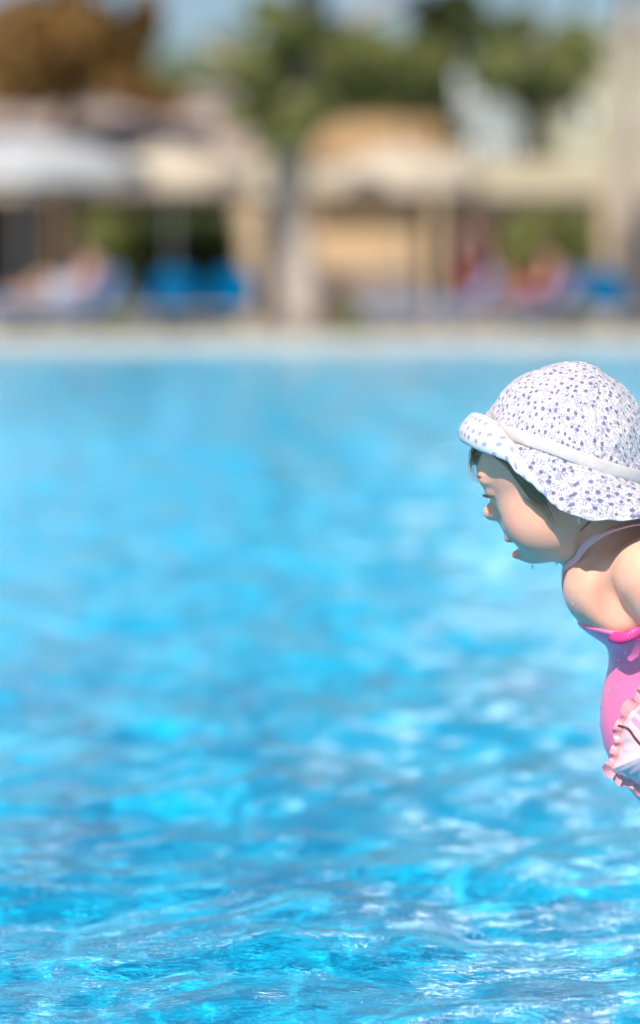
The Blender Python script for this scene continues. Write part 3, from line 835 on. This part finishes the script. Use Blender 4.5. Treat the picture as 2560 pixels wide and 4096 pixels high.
# gathered neckline roll
M_hot = mat('hot_pink_gather', (.68, .05, .25), .4)
ngp = 160; npr = 18; vs = []
pts = [B(x, y, dy) for x, y, dy in ((2640, 2490, .0), (2600, 2495, -.040), (2540, 2512, -.055), (2482, 2532, -.045), (2443, 2522, -.022), (2424, 2505, .02), (2440, 2500, .06), (2500, 2490, .085))]
def spline(pts, n):
    pts = [np.array(p, float) for p in pts]; out = []; m_ = len(pts) - 1
    for i in range(n):
        t = i / (n - 1) * m_; k = min(int(t), m_ - 1); u = t - k
        p0, p1, p2, p3 = pts[max(k - 1, 0)], pts[k], pts[k + 1], pts[min(k + 2, m_)]
        out.append(.5 * ((2 * p1) + (-p0 + p2) * u + (2 * p0 - 5 * p1 + 4 * p2 - p3) * u * u + (-p0 + 3 * p1 - 3 * p2 + p3) * u ** 3))
    return np.array(out)
cv = spline(pts, ngp)
for i in range(ngp):
    t = cv[min(i + 1, ngp - 1)] - cv[max(i - 1, 0)]; t /= np.linalg.norm(t)
    u = np.cross(t, (0, 0, 1)); u /= np.linalg.norm(u); w_ = np.cross(u, t)
    for j_ in range(npr):
        a = 2 * math.pi * j_ / npr
        r = .0036 + .0008 * math.sin(i * 1.9 + .6 * math.sin(i * .17)) * (.5 + .5 * math.sin(a * 2 + 1)) + .0006 * math.sin(i * 2.3 + a)
        vs.append(cv[i] + u * math.cos(a) * r * .8 + w_ * (math.sin(a) * r * 1.45 - .005))
np_mesh('neckline_gather', np.array(vs) - np.array(C0), grid_faces(ngp, npr, True), M_hot, True, child)

# ---- shoulder strap lying on the skin
M_strap = mat('pale_pink_strap', (.84, .36, .37), .6)
sp = spline([B(x, y, dy) for x, y, dy in ((2400, 2420, .05), (2335, 2330, .02), (2310, 2242, -.012), (2336, 2190, -.036), (2390, 2146, -.056), (2460, 2114, -.062), (2560, 2094, -.05), (2660, 2100, -.03), (2760, 2150, .0))], 90)
def project(pts, off, f=body_sdf, it=6):
    p = pts.astype(np.float32).copy(); e_ = .0008
    for _ in range(it):
        d = f(p) - off; g = np.stack([f(p + np.eye(3, dtype=np.float32)[i] * e_) - f(p - np.eye(3, dtype=np.float32)[i] * e_) for i in range(3)], 1) / (2 * e_)
        p = p - d[:, None] * g / np.maximum((g * g).sum(1), .3)[:, None] * .8
    return p, g / np.linalg.norm(g, axis=1)[:, None]
cp, cn = push_out(sp, .0010)
for _ in range(10): cp[1:-1] = (cp[:-2] + cp[2:]) / 4 + cp[1:-1] / 2; cn[1:-1] = (cn[:-2] + cn[2:]) / 4 + cn[1:-1] / 2
cp, _x = push_out(cp, .0008); cn /= np.linalg.norm(cn, axis=1)[:, None]; vs = []
for i in range(len(cp)):
    t = cp[min(i + 1, 89)] - cp[max(i - 1, 0)]; t = t / np.linalg.norm(t); s_ = np.cross(cn[i], t); s_ /= np.linalg.norm(s_)
    wk = .55 + .5 * min(1, i / 60)
    for a, b_ in ((-.0042, .0), (-.0036, .0009), (0, .0012), (.0036, .0009), (.0042, .0), (.003, -.0014), (-.003, -.0014)): vs.append(cp[i] + s_ * a * wk + cn[i] * b_)
np_mesh('shoulder_strap', np.array(vs) - np.array(C0), grid_faces(90, 7, True), M_strap, True, child)

# ---- hair: wisps under the brim
M_hair = mat('brown_hair', (.26, .14, .075), .38, .6)
def strand_mesh(specs, name, seed, parent):
    rr = random.Random(seed); mb = MB()
    for pts, n, jit, dY, rad in specs:
        for _ in range(n):
            j0 = [rr.gauss(0, jit) for _ in range(4)]; q = []
            ph = rr.uniform(0, 6.28); am = rr.uniform(2, 9)
            for k, (x, y) in enumerate(pts):
                u = k / (len(pts) - 1)
                q.append(np.array(P1(x + j0[0] * (1 - u) + j0[1] * u + am * math.sin(ph + k * 1.7), y + j0[2] * (1 - u) + j0[3] * u, YH + dY[0] * (1 - u) + dY[1] * u + rr.gauss(0, .0012))))
            s2 = spline(q, 16)
            s2, _n = push_out(s2, .0006)
            mb.tube([Vector(v) - C0 for v in s2], [rad * (1 - .75 * i / 15) for i in range(16)], 4)
    return mb.build(name, M_hair, parent, True)
fringe = [
    ([(272, 715), (262, 760), (275, 850), (300, 930), (330, 990), (400, 1040)], 7, 9, (.012, .01), .0004),
    ([(262, 712), (236, 780), (236, 870), (262, 930), (300, 985)], 5, 8, (.014, .012), .00038),
    ([(280, 718), (250, 760), (232, 830), (240, 930), (275, 975), (320, 995)], 7, 10, (.004, .002), .0004),
    ([(290, 722), (280, 740), (270, 800), (250, 860)], 40, 20, (.010, .008), .0006),
    ([(330, 728), (310, 750), (290, 800), (268, 835)], 46, 20, (.000, .002), .0006),
    ([(400, 745), (350, 760), (310, 785), (285, 830)], 40, 18, (-.020, -.010), .0006),
    ([(305, 930), (330, 1000), (365, 1030), (415, 1052)], 6, 5, (.016, .014), .0003),
    ([(345, 1000), (375, 1022), (400, 1030), (425, 1045)], 9, 6, (.010, .008), .0004),
    ([(350, 1035), (385, 1045), (410, 1055), (428, 1062)], 7, 5, (.010, .008), .0004)]
strand_mesh(fringe, 'hair', 3, child)

# eyes with lashes and fine brows
M_lash = mat('dark_lashes', (.018, .012, .010), .5)
M_eye = mat('eye_white', (.75, .74, .72), .15); M_iris = mat('dark_iris', (.03, .015, .01), .1)
for sg in (1, -1):
    c_ = hl(61.5, sg * 24.5, -12); vs = []
    for i in range(12):
        ph = math.pi * i / 11
        for j_ in range(20):
            a = 2 * math.pi * j_ / 20
            vs.append(c_ - np.array(C0) + .0112 * (np.array(HF) * math.cos(ph) + math.sin(ph) * (np.array(HS) * math.cos(a) + np.array(HU) * math.sin(a))))
    eo = np_mesh('eye', np.array(vs), grid_faces(12, 20, True), M_eye, True, child); eo.data.materials.append(M_iris)
    for p_ in eo.data.polygons:
        if p_.index < 20 * 3: p_.material_index = 1
    lm = MB(); rr = random.Random(4)
    for i in range(34):
        u = i / 33; s0 = sg * (14 + 24 * u); f0 = 73.5 - 9 * u * u; u0 = -13.5 + 1.5 * math.sin(u * 3.1)
        L = rr.uniform(5, 8); sp_ = (u - .4) * 5 * sg
        pts4 = [hl(f0 - 1.5, s0, u0), hl(f0 + L * .5, s0 + sp_ * .5, u0 - 1.2), hl(f0 + L, s0 + sp_, u0 + .8 + rr.uniform(-.6, .6))]
        lm.tube([Vector(v) - C0 for v in spline(pts4, 6)], [.0006, .00055, .0005, .0004, .0003, .00015], 4)
    lm.build('eyelashes', M_lash, child, True)
    bm_ = MB()
    for i in range(60):
        u = rr.random(); s0 = sg * (9 + 30 * u); c2 = np.array([hl(78 - 8 * u * u, s0, 5 + 3 * math.sin(u * 2.6) + rr.uniform(-1.4, 1.4)), hl(77.5 - 8 * u * u, s0 + sg * 3, 6.2 + 3 * math.sin(u * 2.6)), hl(76 - 9 * u * u, s0 + sg * 6, 6.4 + 3 * math.sin(u * 2.8))])
        c3, _n = push_out(c2, .0003); d0 = body_sdf(c3) ; c3 = project(c2, .0003)[0]
        bm_.tube([Vector(v) - C0 for v in c3], [.0002, .00018, .0001], 4)
    bm_.build('eyebrow', M_hair, child, True)

# ---------------------------------------------------------------- the sun hat (worn: its own thing)
hat = empty('sun_hat')
AT, AY = R(-18.8), R(12)
OF, OU, OS = frame(AT, AY)
HC2 = P1(1020, 830, YH - .002); hat.location = HC2
SIDE = .88
u_ = .529 / 4.096 * 1.0      # one enlargement pixel in mm
prof = [(0, 740, -680), (50, 750, -672), (110, 752, -655), (240, 722, -580), (372, 676, -480), (470, 604, -395), (543, 522, -322), (600, 452, -255), (637, 396, -190), (672, 330, -100), (697, 265, -20), (715, 212, 50), (723, 165, 95), (726, 132, 128)]
hh = np.array([p_[0] for p_ in prof]) * u_; ff = np.array([p_[1] for p_ in prof]) * u_; bb = np.array([p_[2] for p_ in prof]) * u_
def hat_pt(f, s, u): return np.array(OF) * f[..., None] * MM + np.array(OS) * s[..., None] * MM + np.array(OU) * u[..., None] * MM
NT = 360; th = np.linspace(0, 2 * math.pi, NT, endpoint=False)
def band_pt(h, th):
    F_ = np.interp(h, hh, ff); B_ = np.interp(h, hh, bb); c_ = (F_ + B_) / 2; r = (F_ - B_) / 2
    return c_ + r * np.cos(th), SIDE * r * np.sin(th), r
def smoothnoise(seed, U, V_, fr):
    rr = np.random.default_rng(seed); z = 0
    for _ in range(12):
        a, b_, p_ = rr.normal(0, fr), rr.normal(0, fr), rr.uniform(0, 6.28); z = z + np.sin(a * U + b_ * V_ + p_)
    return z / 12
NH = 90
tt = np.linspace(0, 1, NH); hs = hh[-1] * (1 - (1 - tt) ** 1.9); 
Hh, T = np.meshgrid(hs, th, indexing='ij')
f_, s_, r_ = band_pt(Hh, T)
pan = np.abs(((T / (2 * math.pi) * 6 + .15) % 1) - .5) * 2           # panel seams
seam = np.exp(-((1 - pan) * r_ / 3.2) ** 2)
wr_ = 1.3 * smoothnoise(3, f_, Hh + s_ * .6, .06) + 1.0 * smoothnoise(5, f_ + s_, Hh, .14) + .5 * smoothnoise(8, f_ + s_, Hh, .35)
fall = np.clip(Hh / 6, 0, 1)
disp = (wr_ * 2.3 - 1.3 * seam) * fall; sc_ = 1 + disp / 85
crown_pts = hat_pt(f_ * sc_, s_ * sc_, Hh * (1 + disp / 120))
arc = np.cumsum(np.r_[0, np.hypot(np.diff(hs), np.diff(band_pt(hs, 0)[2]))]); rho = (arc[-1] - arc) + 1
RH = rho[:, None] * np.ones_like(T)
uvc = np.stack([RH * np.cos(T), RH * np.sin(T)], -1).reshape(-1, 2) * MM
M_floral = floral('floral_cotton'); M_lining = dotted('dotted_lining')
crown = np_mesh('crown', crown_pts, grid_faces(NH, NT, True)[:, ::-1], M_floral, True, hat, uvc)
cap_i = len(crown_pts.reshape(-1, 3))
# ribbon
M_ribbon = noisy('pale_pink_ribbon', (.53, .48, .475), (.48, .42, .425), 60, .7, .0006, bscale=150)
rb = []
hb = np.array([-1.5, -1.2, 0, 3, 6, 9, 11.4, 11.8, 11.3]); ob = np.array([.3, 1.6, 2.2, 2.5, 2.5, 2.3, 1.9, 1.2, .2])
for h_, o_ in zip(hb, ob):
    F_, S_, rr_ = band_pt(np.full(NT, max(h_, 0.)), th)
    wv = .45 * np.sin(th * 23 + h_ * .4) * np.sin(th * 7) + .3 * np.sin(th * 61 + h_)
    k = 1 + (o_ + wv * .7) / rr_ * 1.0
    rb.append(hat_pt(F_ * k, S_ * k, np.full(NT, h_) + .7 * np.sin(th * 5 + 1)))
np_mesh('ribbon', np.array(rb), grid_faces(len(hb), NT, True)[:, ::-1], M_ribbon, True, hat)
# brim
KEY = {0: [(0, 0), (4, -12), (10, -18), (18, -17), (21, -6), (16, 8), (10, 12)],
       25: [(0, 0), (4, -12), (10, -18), (18, -18), (21, -7), (16, 7), (10, 13)],
       42: [(0, 0), (4, -12), (9, -19), (16, -19), (19, -9), (15, 4), (9, 12)],
       60: [(0, 0), (2.2, -10.1), (5, -17.6), (8.6, -20.2), (10.8, -15.1), (9.4, -6.7), (6.5, -1.7)],
       70: [(0, 0), (2.2, -10.1), (4.3, -20.2), (7.2, -26.9), (9.4, -26.9), (10.1, -20.2), (8.6, -12.6)],
       78: [(0, 0), (2.2, -11.8), (4.3, -22.7), (6.5, -31.1), (8.6, -31.9), (9.4, -28.6), (9, -23.5)],
       86: [(0, 0), (1.4, -11.8), (2.9, -25.2), (5, -36.1), (6.5, -37.8), (7.9, -36.1), (7.9, -32.8)],
       95: [(0, 0), (0.7, -13.4), (1.4, -27.7), (3.6, -40.3), (5, -43.7), (6.5, -43.7), (6.8, -40.3)],
       100: [(0, 0), (3.6, -11.8), (5.8, -26), (7.9, -39.5), (9.4, -46.2), (10.1, -47), (10.4, -46.2)],
       104: [(0, 0), (10, -10.1), (17, -22.7), (21, -35.3), (23, -44.5), (24, -47), (24.5, -47.9)],
       112: [(0, 0), (11, -9.2), (18, -21), (23, -33.6), (26, -44.5), (27, -47), (27.5, -47.9)],
       125: [(0, 0), (10, -7.6), (17, -16.8), (23, -26.9), (27, -35.3), (28.5, -37.8), (29.5, -38.6)],
       140: [(0, 0), (12, -6.7), (21, -13.4), (28, -21), (33, -26.9), (34.5, -28.6), (35, -29.4)],
       158: [(0, 0), (12, -5.5), (22, -11), (30, -15.6), (36, -20.2), (38, -22.1), (39, -23)],
       180: [(0, 0), (12, -3.7), (24, -7.4), (34, -11), (42, -14.7), (44, -15.6), (45, -16.6)]}
ks = sorted(KEY); KA = np.array([KEY[k] for k in ks], float)
tb = np.concatenate([th, []]); fold = np.degrees(np.minimum(tb, 2 * math.pi - tb))
def interp_key(a):
    i = int(np.clip(np.searchsorted(ks, a) - 1, 0, len(ks) - 2)); u = (a - ks[i]) / (ks[i + 1] - ks[i]); u = u * u * (3 - 2 * u)
    return KA[i] * (1 - u) + KA[i + 1] * u
NP = 40; brim = np.zeros((NP, NT, 2))
for i in range(NT):
    k7 = interp_key(fold[i]); s3 = spline([np.array((*q, 0)) for q in k7], NP)[:, :2]
    u = np.linspace(0, 1, NP)
    w1 = 1.6 * math.sin(tb[i] * 9 + 1) + 1.0 * math.sin(tb[i] * 17)
    amp = .55 if fold[i] < 70 else 1.0
    s3[:, 0] += u * w1 * amp * .7; s3[:, 1] += u * (.8 * math.sin(tb[i] * 13 + 2)) * amp
    brim[:, i] = s3
F0, S0, R0 = band_pt(np.zeros(NT), th)
nx_, ny_ = np.cos(th), np.sin(th)
def brim_pts(off):
    d = np.gradient(brim, axis=0); nrm = np.stack([-d[..., 1], d[..., 0]], -1); nrm /= np.linalg.norm(nrm, axis=-1)[..., None] + 1e-9
    q = brim + nrm * off
    return hat_pt(F0[None] + q[..., 0] * nx_[None], S0[None] + q[..., 0] * ny_[None], q[..., 1])
seg = np.linalg.norm(np.diff(brim, axis=0), axis=-1); al = np.concatenate([np.zeros((1, NT)), np.cumsum(seg, 0)])
uvb = np.stack([(th * 88)[None] * np.ones((NP, 1)) + 300, al], -1).reshape(-1, 2) * MM
fq = grid_faces(NP, NT, True)
np_mesh('brim', brim_pts(.55), fq, M_floral, True, hat, uvb)
np_mesh('brim_lining', brim_pts(-.55), fq[:, ::-1], M_lining, True, hat, uvb)
edge = np.stack([brim_pts(.55)[-1], brim_pts(0)[-1] * 1.0 + (brim_pts(0)[-1] - brim_pts(0)[-2]) * .6, brim_pts(-.55)[-1]])
np_mesh('hem', edge, grid_faces(3, NT, True), mat('hem_thread', (.52, .5, .53), .9), True, hat)
tag(hat, 'floral cotton sun hat with pale ribbon and turned-up dotted brim on the child', 'sun hat')

# temple and neck hair, drawn onto the skin
def skin_strands(specs, seed):
    rr = random.Random(seed); allp = []; rads = []
    for pts, n, jit, rad in specs:
        for _ in range(n):
            a, b_, c_, d_ = [rr.gauss(0, jit) for _ in range(4)]
            q = [np.array(P1(x + a * (1 - k / (len(pts) - 1)) + b_ * k / (len(pts) - 1), y + c_ * (1 - k / (len(pts) - 1)) + d_ * k / (len(pts) - 1), YH - .12)) for k, (x, y) in enumerate(pts)]
            allp.append(spline(q, 12)); rads.append(rad)
    A = np.array(allp).reshape(-1, 3).astype(np.float32)
    cpos = np.array((0, 0, H), np.float32); dirs = A - cpos; dirs /= np.linalg.norm(dirs, axis=1)[:, None]
    for _ in range(60): A = A + dirs * np.maximum(body_sdf(A) - .0006, 0)[:, None] * .9
    ok = A[:, 1] < 3.09
    mb = MB(); A = A.reshape(-1, 12, 3); ok = ok.reshape(-1, 12)
    for s4, o4, r4 in zip(A, ok, rads):
        if o4.all(): mb.tube([Vector(v) - C0 for v in s4], [r4 * (1 - .7 * i / 11) for i in range(12)], 4)
    return mb.build('hair', M_hair, child, True)
skin_strands([
    ([(500, 800), (560, 920), (650, 1050), (735, 1160)], 15, 20, .0004),
    ([(560, 880), (640, 1000), (730, 1100), (800, 1180)], 24, 28, .00042),
    ([(700, 1040), (760, 1120), (800, 1180), (860, 1290)], 12, 26, .00035),
    ([(400, 760), (480, 830), (540, 900), (590, 980)], 14, 12, .0004)], 9)
skin_strands([([(1230, 1230), (1160, 1280), (1100, 1330), (1065, 1370)], 6, 6, .0003)], 10)

# ---- drops of water on the skin and suit
M_drop = mat('water_drop', (1, 1, 1), .02); M_drop.node_tree.nodes['Principled BSDF'].inputs['Transmission Weight'].default_value = .9
M_drop.node_tree.nodes['Principled BSDF'].inputs['IOR'].default_value = 1.33
def drop(pxy, r, st=1.3, hang=False):
    A = np.array([at(pxy[0], pxy[1], 2.86)], np.float32); dirs = A - np.array((0, 0, H), np.float32); dirs /= np.linalg.norm(dirs)
    f = lambda P: np.minimum(body_sdf(P), suit_sdf(P))
    if hang: A = np.array([at(pxy[0], pxy[1], hang)], np.float32)
    else:
        for _ in range(80): A = A + dirs * np.maximum(f(A), 0)[:, None] * .9
        if A[0, 1] > 3.2: return
    n, m_ = 14, 9; vs = []
    for i in range(m_):
        ph = math.pi * i / (m_ - 1)
        for j_ in range(n):
            a = 2 * math.pi * j_ / n; rr = r * math.sin(ph) * (1 if ph > 1.57 else .55 + .45 * math.sin(ph))
            vs.append((A[0, 0] + rr * math.cos(a) - C0.x, A[0, 1] + rr * math.sin(a) - C0.y, A[0, 2] + r * st * math.cos(ph) - C0.z))
    np_mesh('water_drop', vs, grid_faces(m_, n, True), M_drop, True, child)
drop((2318, 2080), .0022, 2.0, 3.0 - .045)
drop((2226, 2250), .0014, 1.5, 3.01); drop((2130, 2268), .0015, 1.7, 3.0 + .01)
rd = random.Random(12)
for q in ((2303, 2405), (2290, 2418), (2480, 2640), (2478, 2668), (2470, 2745), (2435, 2760), (2425, 2800), (2408, 2830), (2404, 2870), (2403, 2900), (2408, 2935), (2414, 2960), (2420, 2985), (2430, 3010), (2500, 2610)):
    drop((q[0] + rd.uniform(-3, 3), q[1]), rd.uniform(.0007, .0013), 1.2)
tag(child, 'toddler leaning forward in a pink swimsuit and floral sun hat above the water', 'child')

# ---------------------------------------------------------------- inflatable armband on the near forearm
M_vinyl = mat('clear_pink_vinyl', (.68, .50, .55), .14, .5); _vt = M_vinyl.node_tree; _vg = NG(_vt); _vp = _vt.nodes['Principled BSDF']
_vp.inputs['Transmission Weight'].default_value = .08; _vp.inputs['Coat Weight'].default_value = .8; _vp.inputs['Coat Roughness'].default_value = .08
arm = empty('inflatable_armband', at(2745, 2975, 2.90)); AO = Vector(arm.location)
AX = Vector((1, .28, 0)).normalized(); AZ = Vector((-.12, 0, 1)).normalized(); AN = AZ.cross(AX) * -1
outl = [(2592, 2770), (2560, 2815), (2512, 2862), (2488, 2920), (2482, 2985), (2466, 3040), (2448, 3078), (2480, 3104), (2530, 3128), (2600, 3165), (2720, 3190), (2860, 3160), (2960, 3060), (2990, 2930), (2930, 2820), (2820, 2760), (2700, 2745)]
oc = spline([np.array(at(x, y, 2.90)) for x, y in outl + outl[:1]], 241)[:-1]
ctr = oc.mean(0); NO = len(oc); NR_ = 26; vs = []; uvv = []
for side in (1, -1):
    for i in range(NR_):
        t = i / (NR_ - 1); 
        for k in range(NO):
            q = ctr + (oc[k] - ctr) * (1 - t)
            z = .036 * (1 - (1 - t) ** 2.2) ** .62 + .0012 * math.sin(k * .55) * math.exp(-t * 7)
            q2 = q + np.array((.0, -1, .15)) * z * side
            vs.append(q2); uvv.append(((q[0] - ctr[0]), (q[2] - ctr[2])))
ff1 = grid_faces(NR_, NO, True); ff2 = ff1[:, ::-1] + NR_ * NO
vs = np.array(vs)
body_o = np_mesh('air_chamber', vs - np.array(AO), np.concatenate([ff1, ff2]), M_vinyl, True, arm, np.array(uvv))
_uv = _vg.n('ShaderNodeUVMap').outputs[0]; _sx = _vg.n('ShaderNodeSeparateXYZ'); _vt.links.new(_uv, _sx.inputs[0])
# printed pink stripes with a brown border line on the upper half
_d = _vg.math('ADD', _vg.math('MULTIPLY', _sx.outputs[0], .70), _vg.math('MULTIPLY', _sx.outputs[1], .80))
_d = _vg.math('ADD', _d, _vg.math('MULTIPLY', _vg.math('MULTIPLY', _sx.outputs[0], _sx.outputs[0]), -2.0))
# armband seam: crimped flange
vs = []; NW = 7
for k in range(NO):
    t = oc[(k + 1) % NO] - oc[k - 1]; t /= np.linalg.norm(t); out = np.cross(t, (0, 1, 0)); out /= np.linalg.norm(out)
    if np.dot(out, oc[k] - ctr) < 0: out = -out
    ph = k * .50 + .8 * math.sin(k * .13)
    zig = (abs(((ph / math.pi) % 2) - 1) - .5) * 2
    wd = .0095 + .0016 * math.sin(k * .31 + 1)
    if k < NO * .12: wd += .002
    for i in range(NW):
        u = i / (NW - 1)
        vs.append(oc[k] - out * .002 + out * u * wd + np.array((0, -1, 0)) * (.0026 * math.sin(ph) * u) + t * .0010 * u * math.sin(ph + 1))
M_flange = mat('crimped_pink_vinyl', (.62, .25, .29), .35); M_flange.node_tree.nodes['Principled BSDF'].inputs['Coat Weight'].default_value = .4
vs = np.array(vs).reshape(NO, NW, 3)
np_mesh('welded_seam', vs - np.array(AO), grid_faces(NW, NO, True) if False else np.concatenate([grid_faces(NO, NW), np.stack([np.arange((NO - 1) * NW, NO * NW - 1), np.arange((NO - 1) * NW + 1, NO * NW), np.arange(1, NW), np.arange(0, NW - 1)], 1)]), M_flange, True, arm)
# stripes printed on the front sheet: thin raised strips following it
def strip(pts, wd, m, name):
    c5 = spline([np.array(at(x, y, 2.80)) for x, y in pts], 40)
    fr_ = vs_front
    out = []
    for i in range(40):
        t = c5[min(i + 1, 39)] - c5[max(i - 1, 0)]; t /= np.linalg.norm(t); n_ = np.cross(t, (0, 1, 0)); n_ /= np.linalg.norm(n_)
        for s6 in (-.5, 0, .5):
            q = c5[i] + n_ * wd * s6
            px_ = q[0] / q[1], (q[2] - H) / q[1]
            dd = (fr_[:, 0] / fr_[:, 1] - px_[0]) ** 2 + ((fr_[:, 2] - H) / fr_[:, 1] - px_[1]) ** 2
            kk = np.argsort(dd)[:6]; ww = 1 / (dd[kk] + 1e-7); yv = (fr_[kk, 1] * ww).sum() / ww.sum() - .0012
            out.append((px_[0] * yv, yv, px_[1] * yv + H))
    return np_mesh(name, np.array(out) - np.array(AO), grid_faces(40, 3), m, True, arm)
vs_front = np.array([v for v in body_o.data.vertices[0].co]) if False else None
_n = NR_ * NO; _all = np.empty(len(body_o.data.vertices) * 3, np.float32); body_o.data.vertices.foreach_get('co', _all)
vs_front = _all.reshape(-1, 3)[:_n] + np.array(AO)
strip([(2472, 2902), (2512, 2916), (2540, 2952), (2580, 2995), (2650, 3040), (2760, 3070)], .0022, mat('brown_print', (.13, .02, .03), .3), 'printed_line')
for k, (dx, dy) in enumerate(((22, -28), (44, -58), (66, -84))):
    strip([(2508 + dx, 2900 + dy), (2540 + dx, 2935 + dy), (2580 + dx, 2975 + dy), (2650 + dx, 3020 + dy), (2760 + dx, 3050 + dy)], .0045 - .0006 * k, mat('pink_print', (.80, .25, .42), .3), 'printed_line')
tag(arm, 'clear pink inflatable armband with a crimped seam on the child near the right edge', 'armband')

# submerged step the child stands on, outside the picture to the right
st = MB().box((1.05, 3.1, -.35), (.9, 1.4, .38), bev=.02).build('pool_step', M_floor); tag(st, kind='structure'); st.cycles.is_caustics_receiver = True
